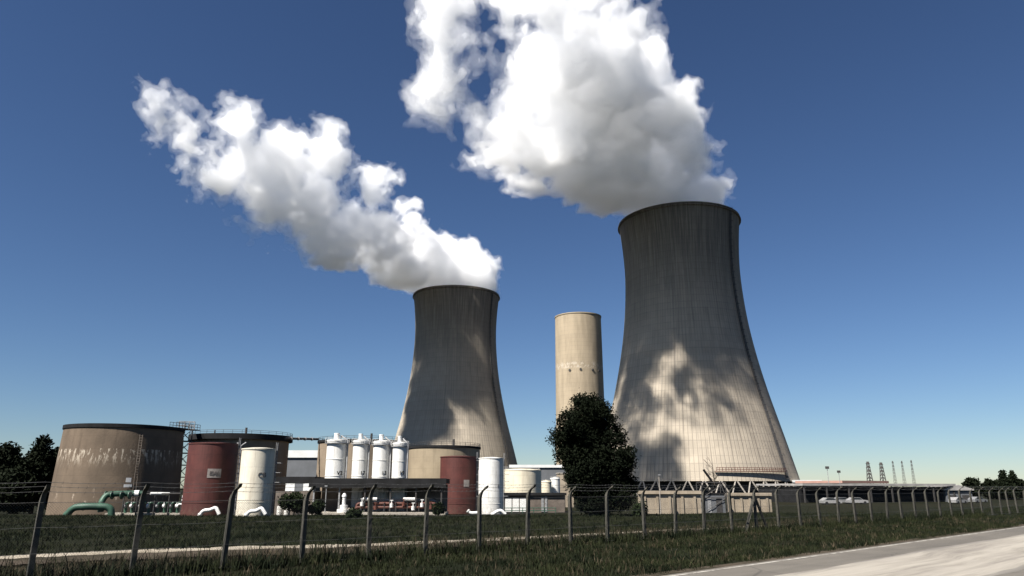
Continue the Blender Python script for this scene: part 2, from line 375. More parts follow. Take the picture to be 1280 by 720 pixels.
# gravel track inside the fence
def track():
    up=[(-20,698),(60,694),(140,690),(300,684.5),(450,681.5),(640,673),(800,665),(1000,655.5)]; lo=[(-20,702),(60,698),(140,694),(300,688.5),(450,685),(640,676),(800,667),(1000,657)]
    def g(px,py):
        u,v=(px-640)/900,(360-py)/900; yr,zr=CP-v*SP,SP+v*CP; D=-CAM_Z*yr/zr; return Vector((u*D/yr,D))
    A=[g(*p) for p in up]; B=[g(*p) for p in lo]
    A=[A[0]+(A[0]-A[1])*3]+A; B=[B[0]+(B[0]-B[1])*3]+B
    v=[];f=[];n=0
    for i in range(len(A)-1):
        for k in range(14):
            s=k/14; a=A[i].lerp(A[i+1],s); b=B[i].lerp(B[i+1],s)
            w=.18*math.sin(n*.7)+.12*math.sin(n*1.9); n+=1
            for p,dz in ((a+Vector((0,w)),0),(b+Vector((0,-w*.8)),0)): v.append((p.x,p.y,gz(p.x,p.y)+.055))
    f=[(2*i+1,2*i+3,2*i+2,2*i) for i in range(n-1)]
    tag(MB().add(v,f).build('path',track_mat(),smooth=0),'pale gravel track inside the fence','path',kind='structure')
    # reddish trodden dirt on the fence side of it
    v=[];f=[];n=0
    for i in range(len(A)-1):
        for k in range(14):
            s=k/14; b=B[i].lerp(B[i+1],s); w=.3*math.sin(n*.9)+.2*math.sin(n*2.3); n+=1
            v += [(b.x,b.y+.3,gz(b.x,b.y)+.045),(b.x+.7,b.y-2.6+w,gz(b.x,b.y)+.045)]
    f=[(2*i+1,2*i+3,2*i+2,2*i) for i in range(n-1)]
    tag(MB().add(v,f).build('dirt_verge',dirt_mat(),smooth=0),'reddish bare dirt beside the gravel track','verge',kind='structure')
track()

# ------------------------------------------------------------------ cooling towers
PROF=[(5,43.6),(14,41.4),(23,39.2),(34,36.4),(45,33.7),(60,30.6),(75,28.3),(90,27.0),(102,26.7),(114,27.3),(126,28.5)]
def prof(z):
    for i in range(len(PROF)-1):
        if z<=PROF[i+1][0]:
            p0=PROF[max(i-1,0)];p1=PROF[i];p2=PROF[i+1];p3=PROF[min(i+2,len(PROF)-1)]
            t=(z-p1[0])/(p2[0]-p1[0]); m1=(p2[1]-p0[1])/(p2[0]-p0[0])*(p2[0]-p1[0]); m2=(p3[1]-p1[1])/(p3[0]-p1[0])*(p2[0]-p1[0])
            return (2*t**3-3*t*t+1)*p1[1]+(t**3-2*t*t+t)*m1+(-2*t**3+3*t*t)*p2[1]+(t**3-t*t)*m2
    return PROF[-1][1]
def make_tower(label, loc):
    t=thing('cooling_tower',label,'cooling tower',loc,group='cooling towers of the plant')
    zs=[5+121*i/60 for i in range(61)]
    pr=[(prof(z),z) for z in zs]+[(28.9,126.0),(28.9,126.5),(27.9,126.5)]+[(prof(z)-.7,z) for z in reversed(zs[:-1])]+[(prof(5),5)]
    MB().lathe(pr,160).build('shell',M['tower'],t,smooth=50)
    MB().lathe([(28.55,124.9),(29.25,125.0),(29.25,125.35),(28.6,125.4)],120).build('rim_ring',M['tower'],t,smooth=30)
    MB().lathe([(38.5,-1),(38.5,5.2),(0.01,5.2)],64).build('inlet_shade_drum',M['inner'],t)  # dark drum added behind the legs so the inlet looks shaded
    MB().lathe([(47.5,-.6),(47.5,.5),(47.0,.5),(47.0,-.6)],96).build('basin_wall',M['leg'],t,smooth=30)
    n=44
    for k in range(n):
        for s in (-1,1):
            a0=2*math.pi*(k+.5*0)/n; a1=a0+s*math.pi/n*.92
            MB().tube([(45.6*math.cos(a0),45.6*math.sin(a0),-1.),(43.2*math.cos(a1),43.2*math.sin(a1),5.15)],.30,6).build('leg',M['leg'],t)
    # access ladder following the shell on the side away from the sun
    am=R(-52); lad=MB()
    pts=[((prof(z)+.55)*math.cos(am),(prof(z)+.55)*math.sin(am),z) for z in [6+3*i for i in range(41)]]
    side=Vector((-math.sin(am),math.cos(am),0))
    for s in (-.5,.5): lad.tube([Vector(p)+side*s for p in pts],.2,5)
    for i in range(0,81):
        z=6+1.5*i; r=prof(z)+.55; c=Vector((r*math.cos(am),r*math.sin(am),z)); lad.tube([c-side*.5,c+side*.5],.07,4)
        if i%2==0:
            out=Vector((math.cos(am),math.sin(am),0)); lad.tube([c-side*.55,c-side*.5+out*.9,c+side*.5+out*.9,c+side*.55],.08,4)
    lad.build('ladder',M['steel_dark'],t)
    return t
gT=gz(81,330)
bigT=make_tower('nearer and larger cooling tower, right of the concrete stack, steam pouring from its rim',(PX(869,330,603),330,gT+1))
bigT.rotation_euler[2]=R(3)
# gallery round the foot of the shell
g=MB(); gr=MB()
for k in range(28):
    a=R(-96+k*1.55); z=8.6; r=prof(z)+.9
    g.box((r*math.cos(a),r*math.sin(a),z),(1.3,1.1,.25),a+math.pi/2)
    for h in (.6,1.2): pass
    gr.tube([((r+.5)*math.cos(a),(r+.5)*math.sin(a),z),((r+.5)*math.cos(a),(r+.5)*math.sin(a),z+1.5)],.10,4)
    a2=R(-96+(k+1)*1.55)
    for h in (.7,1.4): gr.tube([((r+.5)*math.cos(a),(r+.5)*math.sin(a),z+h),((r+.5)*math.cos(a2),(r+.5)*math.sin(a2),z+h)],.09,4)
gal=g.build('gallery',M['red_pipe'],bigT); gr.build('gallery_railing',M['red_pipe'],gal)
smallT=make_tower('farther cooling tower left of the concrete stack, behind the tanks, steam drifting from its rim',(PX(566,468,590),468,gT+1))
smallT.rotation_euler[2]=R(20)

# concrete stack
st=thing('concrete_stack','plain round concrete stack with no steam, between the two cooling towers','stack',(P(725,500,430).x,430,gz(0,430)))
h=PZ(391,416)-st.location.z; ST=430/300
MB().lathe([(10.35*ST,0),(10.0*ST,h*.5),(9.75*ST,h-1.7),(9.75*ST,h)],96).build('shell',M['stack'],st)
MB().lathe([(9.75*ST,h),(9.95*ST,h+.004),(9.95*ST,h+.6),(9.2*ST,h+.6),(9.2*ST,h-9)],96).build('rim',M['stack'],st,smooth=30)
for a,z in ((-118,48.6),(-92,48.8),(-62,48.7),(-104,37.5),(-40,48.7),(-84,27)):
    a=R(a); MB().tube([(9.7*ST*math.cos(a),9.7*ST*math.sin(a),z*ST),(10.15*ST*math.cos(a),10.15*ST*math.sin(a),z*ST)],.75,8).build('port',M['steel_dark'],st)

# ------------------------------------------------------------------ lettering wrapped on a cylinder
def lettering(txt, size, r, ang, z, parent, mat, name='lettering', flat=False):
    cu=bpy.data.curves.new('t','FONT'); cu.body=txt; cu.size=size; cu.align_x='CENTER'; cu.align_y='CENTER'; cu.extrude=.012; cu.resolution_u=3; cu.offset=.012*size
    to=bpy.data.objects.new('t',cu); COL.objects.link(to); bpy.context.view_layer.update()
    me=bpy.data.meshes.new_from_object(to.evaluated_get(bpy.context.evaluated_depsgraph_get()))
    bpy.data.objects.remove(to); bpy.data.curves.remove(cu)
    for v in me.vertices:
        a=ang+v.co.x/r; rr=r+.02+v.co.z; v.co=(rr*math.cos(a),rr*math.sin(a),z+v.co.y)
    me.name=name; me.update(); return link(name,me,mat,parent,smooth=0)
def curved_plate(r, ang, z, w, h, parent, mat, name='sign_plate', t=.03):
    n=6; v=[];
    for i in range(n+1):
        a=ang+(-.5+i/n)*w/r
        for rr in (r+.005,r+t):
            for zz in (z-h/2,z+h/2): v.append((rr*math.cos(a),rr*math.sin(a),zz))
    f=[]
    for i in range(n):
        b=4*i; f += [(b+2,b+6,b+7,b+3),(b+1,b+5,b+4,b),(b+3,b+7,b+5,b+1),(b,b+4,b+6,b+2)]
    f += [(0,2,3,1),(4*n+1,4*n+3,4*n+2,4*n)]
    return MB().add(v,f).build(name,mat,parent,smooth=30)
def facing(loc, dpx=0): return math.atan2(-loc[1],-loc[0])   # angle on a thing that looks at the camera

def railing(mb, r, z, h=1.0, n=20, c=(0,0), t=.03, a0=0, a1=2*math.pi):
    for k in range(n+1):
        a=a0+(a1-a0)*k/n
        mb.tube([(c[0]+r*math.cos(a),c[1]+r*math.sin(a),z),(c[0]+r*math.cos(a),c[1]+r*math.sin(a),z+h)],t,4)
    for hh in (h*.5,h):
        mb.tube([(c[0]+r*math.cos(a0+(a1-a0)*k/n),c[1]+r*math.sin(a0+(a1-a0)*k/n),z+hh) for k in range(n+1)],t,4)

# ------------------------------------------------------------------ the four big concrete tanks
def big_tank(label, px, D, rad, ytop, wall, roof_over=.35, roof_t=.45, rail=True, taper=0.):
    x=PX(px,D,590); z0=gz(x,D); top=PZ(ytop,D-rad)-z0
    t=thing('storage_tank',label,'storage tank',(x,D,z0),group='large concrete storage tanks')
    MB().lathe([(rad+taper,-.5),(rad+taper*.5,top*.5),(rad,top-roof_t)],96).build('wall',wall,t)
    rf=MB().lathe([(rad+.01,top-roof_t+.002),(rad+roof_over,top-roof_t+.004),(rad+roof_over,top-.05),(rad*.5,top+.12),(.01,top+.18)],96).build('roof',M['roof_dark'],t,smooth=30)
    if rail:
        m=MB(); railing(m,rad+roof_over-.1,top-.05,.45,36,t=.022); m.build('railing',M['steel_dark'],t)
        m=MB(); m.tube([(rad*.3,-rad*.6,top),(rad*.3,-rad*.6,top+.9)],.16,8); m.tube([(-rad*.4,-rad*.5,top),(-rad*.4,-rad*.5,top+.6)],.1,8); m.build('vent_pipe',M['steel_dark'],t)
    return t,top
tA,topA=big_tank('wide brown concrete tank with peeling white paint patches, left of the two-tone silo pair',150,92,6.72,528.5,M['tankA'],.12,.48,False,.45)
aA=facing(tA.location)
curved_plate(7.1,aA+R(8),4.0,.55,.5,tA,M['white2'],'emblem_plate'); curved_plate(7.12,aA+R(8),3.35,.85,.32,tA,M['white2'],'sign_plate')
m=MB()
for k in range(30):
    z=.4+.3*k; a=aA+R(14); m.tube([((7.15)*math.cos(a-.02),(7.15)*math.sin(a-.02),z),((7.15)*math.cos(a+.02),(7.15)*math.sin(a+.02),z)],.02,4)
for s in (-.022,.022):
    a=aA+R(14)+s; m.tube([(7.3*math.cos(a),7.3*math.sin(a),-.2),(7.0*math.cos(a),7.0*math.sin(a),9.2)],.03,5)
m.build('ladder',M['pale_wall'],tA)
tB,topB=big_tank('brown concrete tank with thick dark roof, behind the left red silo and the cream silo',298,106,6.6,541,M['tankB'],.5,.8)
tC,topC=big_tank('brown concrete tank mostly hidden behind the four white silos',452,113,6.65,548,M['tankB'],.15,.4)
tD,topD=big_tank('tan concrete tank behind the right red silo, in front of the farther cooling tower',555,107,5.13,556,M['tankD'],.12,.35)

# ------------------------------------------------------------------ silos
def silo(name,label,px,D,rad,ytop,mat,text=None,plate=False,group=None,tx=.3,collar=False,zt=.5,tsize=.7,tmat=None,dome=False):
    x=PX(px,D,600); z0=gz(x,D); top=PZ(ytop,D-rad)-z0
    t=thing(name,label,'silo',(x,D,z0),group=group)
    p=[(rad*1.015,-.4),(rad*1.015,.55),(rad,.56)]
    for zz in (1.25,):
        p+=[(rad,zz),(rad*1.012,zz+.01),(rad*1.012,zz+.07),(rad,zz+.08)]
    p+=[(rad,top-.12),(rad+.06,top-.11),(rad+.06,top)]
    if dome: p+=[(rad*.7,top+.14),(.01,top+.22)]
    else: p+=[(rad*.5,top+.1),(.01,top+.14)]
    MB().lathe(p,64).build('shell',mat,t,smooth=30)
    f=facing((x,D))
    if plate: curved_plate(rad,f+tx,top*zt,1.25 if plate is True else plate,.85,t,M['plate'])
    if text: lettering(text,tsize,rad+(.03 if plate else .004),f+tx,top*zt,t,tmat or M['letter'])
    # ladder with cage at the side
    a=f+1.25; m=MB(); sd_=Vector((-math.sin(a),math.cos(a),0)); o_=Vector((math.cos(a),math.sin(a),0))
    for s in (-.22,.22): m.tube([o_*(rad+.15)+sd_*s,o_*(rad+.15)+sd_*s+Vector((0,0,top+.6))],.03,4)
    for k in range(int(top/.3)): m.tube([o_*(rad+.15)-sd_*.22+Vector((0,0,.3*k+.2)),o_*(rad+.15)+sd_*.22+Vector((0,0,.3*k+.2))],.02,4)
    for k in range(int(top/.9)-2):
        z=Vector((0,0,2.2+.9*k)); m.tube([o_*(rad+.12)-sd_*.35+z,o_*(rad+.7)-sd_*.3+z,o_*(rad+.7)+sd_*.3+z,o_*(rad+.12)+sd_*.35+z],.025,4)
    m.build('ladder',M['steel_grey'],t)
    return t,top
GS='silos standing in front of the big tanks'
sRL,_=silo('red_silo','dark red silo with white sign plate, left of the cream silo',263,74,2.36,553,M['red'],'EM1',True,GS,.12,zt=.58,tsize=.5)
sCL,_=silo('cream_silo','tall cream silo with two dark letters, right of the left red silo',320.5,71.5,1.57,560,M['cream'],'CB',False,GS,.30,zt=.60,tsize=.62)
sRR,_=silo('red_silo','dark red silo with small white plate, left of the plain white silo',573,98,2.42,570,M['red'],None,.78,GS,.45,zt=.53)
sWR,_=silo('white_silo','plain white silo beside the right red silo, next to the low cream tank',614,96,1.61,572,M['white'],'B',False,GS,.6,zt=.5,tsize=.5,tmat=M['steel_grey'])
def feed_silo(label,px,D,rad,ytop,text):
    x=PX(px,D,600); z0=gz(x,D); top=PZ(ytop,D-rad)-z0
    t=thing('white_silo',label,'silo',(x,D,z0),group='four white silos in a row')
    zb=top*.33
    p=[(rad*1.1,-.4),(rad*1.1,zb),(rad*1.02,zb+.5),(rad,zb+.55)]
    for fz in (.50,.72):
        zz=top*fz; p+=[(rad,zz),(rad*1.035,zz+.01),(rad*1.035,zz+.08),(rad,zz+.09)]
    p+=[(rad,top-.35),(rad*1.04,top-.34),(rad*1.04,top-.1),(rad*.6,top-.02),(.01,top+.02)]
    MB().lathe(p,56).build('shell',M['white'],t,smooth=30)
    MB().lathe([(rad*1.05,top-.62),(rad*1.2,top-.6),(rad*1.2,top-.5),(rad*1.03,top-.49)],40).build('platform',M['steel_grey'],t,smooth=30)
    m=MB(); railing(m,rad*1.22,top-.5,.6,12,t=.014); m.build('railing',M['white'],t)
    MB().lathe([(rad*.26,top-.1),(rad*.26,top+.6),(rad*.29,top+.61),(rad*.29,top+.72),(.01,top+.75)],20,(-rad*.1,0,0)).build('filter_cap',M['white2'],t,smooth=30)
    f=facing((x,D)); lettering(text,.66,rad*1.02+.02,f+.38,PZ(591.5,D-rad)-z0,t,M['black'])
    m=MB(); a=f+1.05; o_=Vector((math.cos(a),math.sin(a),0))
    m.tube([o_*(rad+.2)+Vector((0,0,0)),o_*(rad+.2)+Vector((0,0,top-.2)),o_*(rad*.4)+Vector((0,0,top+.4))],.09,6); m.build('fill_pipe',M['steel_grey'],t)
    return t
feed_silo('widest of the four white silos in a row, at the left end of the row',419,92,1.26,548,'V2')
feed_silo('white silo just right of the widest one, narrow',449,91.3,.96,549,'17')
feed_silo('third white silo of the row from the widest one',475.5,90.5,1.04,550,'13')
feed_silo('white silo at the right end of the row, beside the tan tank',498.5,89.8,.88,552,'19')

# cream tanks
def low_tank(label,px,D,rad,ytop,mat,name='low_tank'):
    x=PX(px,D,605); z0=gz(x,D); top=PZ(ytop,D-rad)-z0
    t=thing(name,label,'tank',(x,D,z0),group='low cream tanks')
    MB().lathe([(rad,-.3),(rad,top-.15),(rad+.05,top-.14),(rad+.05,top),(rad*.96,top+.05)],64).build('wall',mat,t,smooth=30)
    MB().lathe([(rad*.958,top+.047),(rad*.5,top+.2),(.01,top+.3)],48).build('roof',mat,t)
    m=MB(); railing(m,rad*.93,top+.05,.25,24,t=.02); m.build('railing',M['steel_grey'],t)
    return t
low_tank('wide low cream tank to the right of the white silo',652,126,3.35,587,M['cream_tank'])
low_tank('small cream tank just right of the wide low cream tank',682.5,132,.98,602,M['cream_tank'])
low_tank('small white tank between the small cream tank and the round tree',694,134,.85,598,M['white'])

# ------------------------------------------------------------------ stair tower, bridges
def lattice(mb, w, d, h, n, t):
    for sx in (-1,1):
        for sy in (-1,1): mb.tube([(sx*w/2,sy*d/2,0),(sx*w/2,sy*d/2,h)],t,5)
    for i in range(n+1):
        z=h*i/n
        for a,b in (((-1,-1),(1,-1)),((1,-1),(1,1)),((1,1),(-1,1)),((-1,1),(-1,-1))):
            p=Vector((a[0]*w/2,a[1]*d/2,z)); q=Vector((b[0]*w/2,b[1]*d/2,z)); mb.tube([p,q],t*.8,4)
            if i<n: 
                q2=q+Vector((0,0,h/n)); mb.tube([p,q2],t*.6,4)
x=PX(228,97,580); z0=gz(x,97); hh=PZ(537,97)-z0
s=thing('stair_tower','steel lattice stair tower between the wide brown tank and the left red silo','stair tower',(x,97,z0),.4)
m=MB(); lattice(m,1.5,1.5,hh,7,.07); m.build('frame',M['steel_dark'],s)
m=MB()
for i in range(7):
    za=hh*i/7; sg=1 if i%2 else -1
    for k in range(8): m.box((sg*(-.6+1.2*k/7),.0,za+hh/7*(k+.5)/8),(.22,1.1,.05))
m.build('stair_flight',M['steel_grey'],s)
m=MB(); m.box((0,0,hh+.05),(2.0,1.6,.1)); 
for xx in (-.95,-.3,.3,.95):
    for yy in (-.8,.8): m.tube([(xx,yy,hh),(xx,yy,hh+1.)],.04,4)
for yy in (-.8,.8): 
    for q in (.5,1.): m.tube([(-.95,yy,hh+q),(.95,yy,hh+q)],.04,4)
m.build('platform',M['steel_grey'],s)
def beam(name,label,cat,p,q,t,mat,parts=None):
    o=thing(name,label,cat,p); d=q-p
    m=MB(); m.tube([(0,0,0),d],t,8); m.build('pipe',mat,o)
    n=5
    for k in range(1,n): MB().tube([d*(k/n)-d*.004,d*(k/n)+d*.004],t*1.5,10).build('flange',M['steel_grey'],o)
    return o
beam('bridge_pipe','thin dark pipe bridging the gap between the two brown tanks, sky below it','pipe',P(355,548,104),P(398,549,110),.17,M['steel_dark'])
br=thing('roof_walkway','dark railed walkway joining the roof of the wide brown tank to the next tank','walkway',P(216,534.5,93))
d=P(246,538,100)-P(216,534.5,93); m=MB(); an=math.atan2(d.y,d.x); L=math.hypot(d.x,d.y)
m.box(d/2,(L,.9,.12),an,0,-math.atan2(d.z,L)); m.build('deck',M['steel_dark'],br)
m=MB(); sdv=Vector((-math.sin(an),math.cos(an),0))
for sg in (-.42,.42):
    for k in range(9): m.tube([d*(k/8)+sdv*sg,d*(k/8)+sdv*sg+Vector((0,0,.7))],.03,4)
    for q in (.35,.7): m.tube([sdv*sg+Vector((0,0,q)),d+sdv*sg+Vector((0,0,q))],.03,4)
m.build('railing',M['steel_dark'],br)
# ladder cage column between red and cream silo
x=PX(293,79,600); z0=gz(x,79); hh=PZ(553,79)-z0
s=thing('riser_column','grey pipe riser with rungs standing between the left red silo and the cream silo','pipe riser',(x,79,z0))
m=MB(); m.tube([(0,0,0),(0,0,hh)],.12,8); m.tube([(.3,.1,0),(.3,.1,hh*.95),(.8,.2,hh)],.09,8); m.build('pipe',M['steel_grey'],s)
m=MB()
for k in range(int(hh/.5)): m.box((.15,.05,.3+.5*k),(.5,.08,.08))
m.build('bracket',M['steel_dark'],s)
x=PX(601,103,600); z0=gz(x,103); hh=PZ(574,103)-z0
s=thing('riser_column','grey pipe riser standing between the right red silo and the plain white silo','pipe riser',(x,103,z0))
m=MB(); m.tube([(0,0,0),(0,0,hh)],.13,8); m.tube([(-.3,.1,0),(-.3,.1,hh*.8)],.08,8); m.build('pipe',M['steel_grey'],s)
MB().lathe([(.2,hh-1.5),(.2,hh-.2),(.05,hh)],12).build('valve_body',M['white2'],s)

# ------------------------------------------------------------------ green pipework at the left tank
def bent(pts, n=6):
    """round the corners of a polyline"""
    pts=[Vector(p) for p in pts]; out=[pts[0]]
    for i in range(1,len(pts)-1):
        a,b,c=pts[i-1],pts[i],pts[i+1]; r=min((b-a).length,(c-b).length)*.45
        p=b+(a-b).normalized()*r; q=b+(c-b).normalized()*r
        for k in range(n+1):
            t=k/n; out.append(p*(1-t)**2+b*2*t*(1-t)+q*t*t)
    out.append(pts[-1]); return out
def W2(px,py,D): return P(px,py,D)
o=W2(150,640,78); o.z=gz(o.x,78)
s=thing('green_pipeline','thick green pipe rising from the grass and running along the wide brown tank','pipeline',o)
rel=lambda px,py,D: P(px,py,D)-o
m=MB(); m.tube(bent([rel(126,640,77),rel(126,629,77),rel(133,618,77.5),rel(150,617,78),rel(182,617,79)]),.30,10); m.build('riser_bend',M['green'],s)
m=MB(); m.tube(bent([rel(82,645,76),rel(92,634,76),rel(108,633,76),rel(134,633.5,76.5),rel(139,637,76.6),rel(139.5,648,76.6)]),.34,10); m.build('ground_bend',M['green'],s)
m=MB(); m.tube([rel(168,617,78.6),rel(174,617,78.7)],.34,10); m.tube([rel(188,617,79),rel(212,617,80)],.14,8); m.build('white_pipe',M['white2'],s)
for px in (104,132,140,152,162):
    m=MB(); m.tube([rel(px,619 if px>126 else 633,77.6),rel(px,619 if px>126 else 633,77.6)+Vector((.07,0,0))],.42,12); m.build('flange',M['green'],s)
# pump skid: row of small valves and pumps under that pipe
o2=W2(190,640,80); o2.z=gz(o2.x,80)
s=thing('pump_skid','cluster of green pumps, valves and thin pipes left of the left red silo','pump skid',o2)
rel2=lambda px,py,D: P(px,py,D)-o2
m=MB(); m.box((0,.4,.12),(9.5,1.6,.24)); m.build('plinth',M['conc'],s)
for k,px in enumerate((157,165,176,186,197,206,214,222)):
    c=rel2(px,636,80); c.z=0
    m=MB(); m.tube([c+Vector((0,0,.2)),c+Vector((0,0,.95))],.16,8); m.tube(bent([c+Vector((0,0,.9)),c+Vector((.05,0,1.3)),c+Vector((.45,.1,1.3))]),.12,8); m.build('pump',M['green'],s)
    m=MB(); m.tube([c+Vector((-.1,-.28,.95)),c+Vector((.1,-.28,.95))],.20,10); m.tube([c+Vector((0,-.28,.95)),c+Vector((0,-.28,1.35))],.05,6); m.build('valve',M['white2' if k%2 else 'steel_grey'],s)
m=MB()
for px in (153,170,192,210,226):
    c=rel2(px,636,79.5); c.z=0; m.tube([c,c+Vector((0,0,2.05))],.07,6)
m.tube([rel2(153,617,79.5),rel2(226,617,79.5)],.06,6); m.build('support_post',M['steel_dark'],s)
# white stand pipe left of the red silo
b=W2(228.5,640,75); b.z=gz(b.x,75)
s=thing('stand_pipe','short white stand pipe with a round head against the left red silo','stand pipe',b)
MB().lathe([(.17,0),(.17,1.45),(.24,1.46),(.24,1.55),(.15,1.6),(.22,1.75),(.22,1.95),(.1,2.08),(.01,2.1)],14).build('pipe',M['white2'],s)
m=MB(); m.tube([(0,-.1,1.1),(-.4,-.2,1.1),(-.5,-.2,.9)],.1,8); m.build('branch_pipe',M['white2'],s)

# white pipe elbows at silo feet
def elbow(label,pts,r=.17):
    base=Vector((sum(p.x for p in pts)/len(pts),sum(p.y for p in pts)/len(pts),0)); base.z=gz(base.x,base.y)
    e=thing('pipe_elbow',label,'pipe',base,group='white outlet pipes at the silo feet')
    MB().tube(bent([p-base for p in pts],5),r,10).build('pipe',M['white2'],e)
    d=(pts[1]-pts[0]).normalized(); q=pts[0]-base
    MB().tube([q+d*.05,q+d*.18],r*1.35,12).build('flange',M['white2'],e)
elbow('white bent pipe at the foot of the left red silo',[P(249,645,71),P(254,638,71),P(263,637.5,71),P(270,634,71),P(274,643,71)])
elbow('white bent pipe at the foot of the cream silo',[P(307,645,69.2),P(312,639,69.2),P(321,638.5,69.2),P(327,634.5,69.2),P(332,643,69.2)])
elbow('white bent pipe at the foot of the right red silo',[P(584,638,94.5),P(588,641.5,94.5),P(599,641,94.5)],.2)
elbow('white bent pipe at the foot of the plain white silo',[P(615,644,93.5),P(620,640,93.5),P(626,637.5,93.5),P(632,643,93.5)],.2)

# ------------------------------------------------------------------ open pipe shelter
DS=87
xl,xr=PX(392,DS,625),PX(556,DS,625); z0=gz(xl,DS); zt=PZ(602,DS)-z0
s=thing('pipe_shelter','long dark flat-roofed open shelter under the four white silos, pipes beneath it','shelter',((xl+xr)/2,DS,z0)); wd=xr-xl
m=MB(); m.box((0,1.2,zt+.05),(wd+.4,5.4,.55)); m.box((0,-1.56,zt-.15),(wd+.5,.12,1.0)); m.build('roof',M['roof_dark'],s)
m=MB(); m.box((0,3.6,zt/2-.15),(wd,.25,zt-.3)); m.build('wall',M['pale_wall'],s)
for k in range(6):
    m=MB(); m.box((-wd/2+.3+(wd-.6)*k/5,-1.2,(zt-.25)/2),(.16,.16,zt-.25)); m.build('post',M['steel_grey' if k in (0,1) else 'steel_dark'],s)
m=MB(); m.box((0,-.3,.16),(wd+.6,4.4,.32)); m.build('slab',M['conc'],s)
xl2,xr2=PX(343,DS+1,625),PX(391,DS+1,625)
s=thing('low_shed','low dark shed with a flat black roof, between the cream silo and the pipe shelter','shed',((xl2+xr2)/2,DS+3,gz(xl2,DS+3))); w2=xr2-xl2
m=MB(); m.box((0,0,1.35),(w2,3.4,2.7)); m.build('wall',M['brown_wall'],s)
m=MB(); m.box((0,-.1,PZ(599,DS)-z0),(w2+.3,4.2,.75)); m.build('roof',M['roof_dark'],s)
m=MB(); m.box((.8,-1.72,1.0),(.9,.06,2.0)); m.build('door',M['steel_dark'],s)
# pipe rack
b=Vector((PX(497,DS-.3),DS-.2,z0+.32)); s=thing('pipe_rack','rust-brown and white pipes on low racks under the dark shelter','pipe rack',b)
L=PX(546,DS)-PX(448,DS)
for k,(yy,zz,r,mt) in enumerate(((-.9,.55,.13,'red_pipe'),(-.5,.95,.16,'red_pipe'),(-.2,.5,.12,'red_pipe'),(.1,1.3,.10,'steel_grey'),(.6,.9,.18,'red_pipe'))):
    m=MB(); m.tube(bent([(-L/2,yy,.0),(-L/2,yy,zz),(L/2,yy,zz),(L/2,yy,.0)]),r,8); m.build('pipe',M[mt],s)
for k in range(7):
    xx=-L/2+.6+(L-1.2)*k/6
    m=MB(); m.box((xx,-1.0,.5),(.09,.09,1.0)); m.box((xx,.7,.5),(.09,.09,1.0)); m.box((xx,-.15,1.02),(.1,1.9,.08)); m.build('rack_frame',M['steel_dark'],s)
for k,(fx,zz) in enumerate(((-.42,.9),(-.25,.5),(-.05,.75),(.1,.9),(.22,.45),(.33,.8),(.44,.55))):
    m=MB(); m.tube([(fx*L,-1.15,zz-.22),(fx*L,-1.15,zz+.22)],.2,10); m.tube([(fx*L,-1.15,zz),(fx*L,-1.15,zz+.55)],.05,6); m.tube([(fx*L-.18,-1.15,zz+.55),(fx*L+.18,-1.15,zz+.55)],.04,6)
    m.build('valve',M['red_pipe' if k in (1,3,6) else 'white2'],s)
for fx,ln in ((-.33,1.6),(.17,1.5)):
    m=MB(); m.tube([(fx*L-ln/2,-.7,1.42),(fx*L+ln/2,-.7,1.42)],.2,12); m.build('heat_exchanger',M['white2'],s)
b=Vector((PX(431,DS-1.4),DS-1.4,z0+.3)); s=thing('dosing_column','white column on a stepped pedestal at the left end of the dark shelter','column',b)
MB().lathe([(.75,0),(.75,.35),(.45,.36),(.45,.8),(.22,.82),(.2,1.7),(.28,1.72),(.28,1.85),(.12,2.1),(.01,2.12)],16).build('column',M['white2'],s)
MB().box((.5,.2,.25),(1.5,1.,.5)).build('pedestal',M['conc'],s)
b=Vector((PX(408,DS-1.9),DS-1.9,z0)); s=thing('lamp_post','thin pale post standing in front of the left end of the shelter','post',b)
MB().tube([(0,0,0),(0,0,3.2)],[.07,.05],8).build('pole',M['steel_grey'],s); MB().box((0,-.1,3.2),(.3,.4,.12)).build('lamp_head',M['steel_grey'],s)
# pale drums before the shed
for k,px in enumerate((352,361)):
    b=Vector((PX(px,81),81,gz(PX(px,81),81))); s=thing('drum','pale drum in the grass left of the shelter, beside the cream silo' if k==0 else 'pale drum in the grass, right one of the pair by the shed','drum',b,group='pale drums in the grass')
    MB().lathe([(.32,0),(.32,.3),(.34,.31),(.34,.34),(.32,.35),(.32,.62),(.34,.63),(.34,.66),(.32,.67),(.32,.95),(.01,.95)],20).build('body',M['white'],s,smooth=30)
    MB().lathe([(.06,.95),(.06,1.0),(.01,1.0)],8,(.15,0,0)).build('bung',M['steel_dark'],s)

# low service building right of the plain white silo
DB=108; xl,xr=PX(629,DB,628),PX(706,DB,628); z0=gz(xl,DB); zt=PZ(617.5,DB)-z0
s=thing('service_building','low brown building with dark flat roof, white panels at its left end','building',((xl+xr)/2,DB+3,z0)); wd=xr-xl
MB().box((0,0,zt/2-.2),(wd,5.8,zt)).build('wall',M['brown_wall'],s)
MB().box((0,0,zt-.02),(wd+.5,6.5,.36)).build('roof',M['roof_dark'],s)
for k in range(3): MB().box((-wd/2+.75+1.05*k,-2.94,1.05),(.92,.07,1.9)).build('white_panel',M['white2'],s)
for k in range(2): MB().box((wd/2-3.2+.5*k,-2.95,1.15),(.36,.08,2.1)).build('door',M['steel_grey'],s)
MB().box((-wd/2+1.8,-2.95,2.05),(3.3,.06,.12)).build('panel_rail',M['steel_dark'],s)
b=Vector((PX(660,DB-4),DB-4.5,gz(0,DB-4))); s=thing('guard_rail','low green guard rail in the grass before the service building','guard rail',b)
m=MB(); wl=PX(700,DB-4)-PX(632,DB-4)
for z in (.35,.7): m.tube([(-wl/2,0,z),(wl/2,0,z)],.05,6)
m.build('rail',M['green'],s)
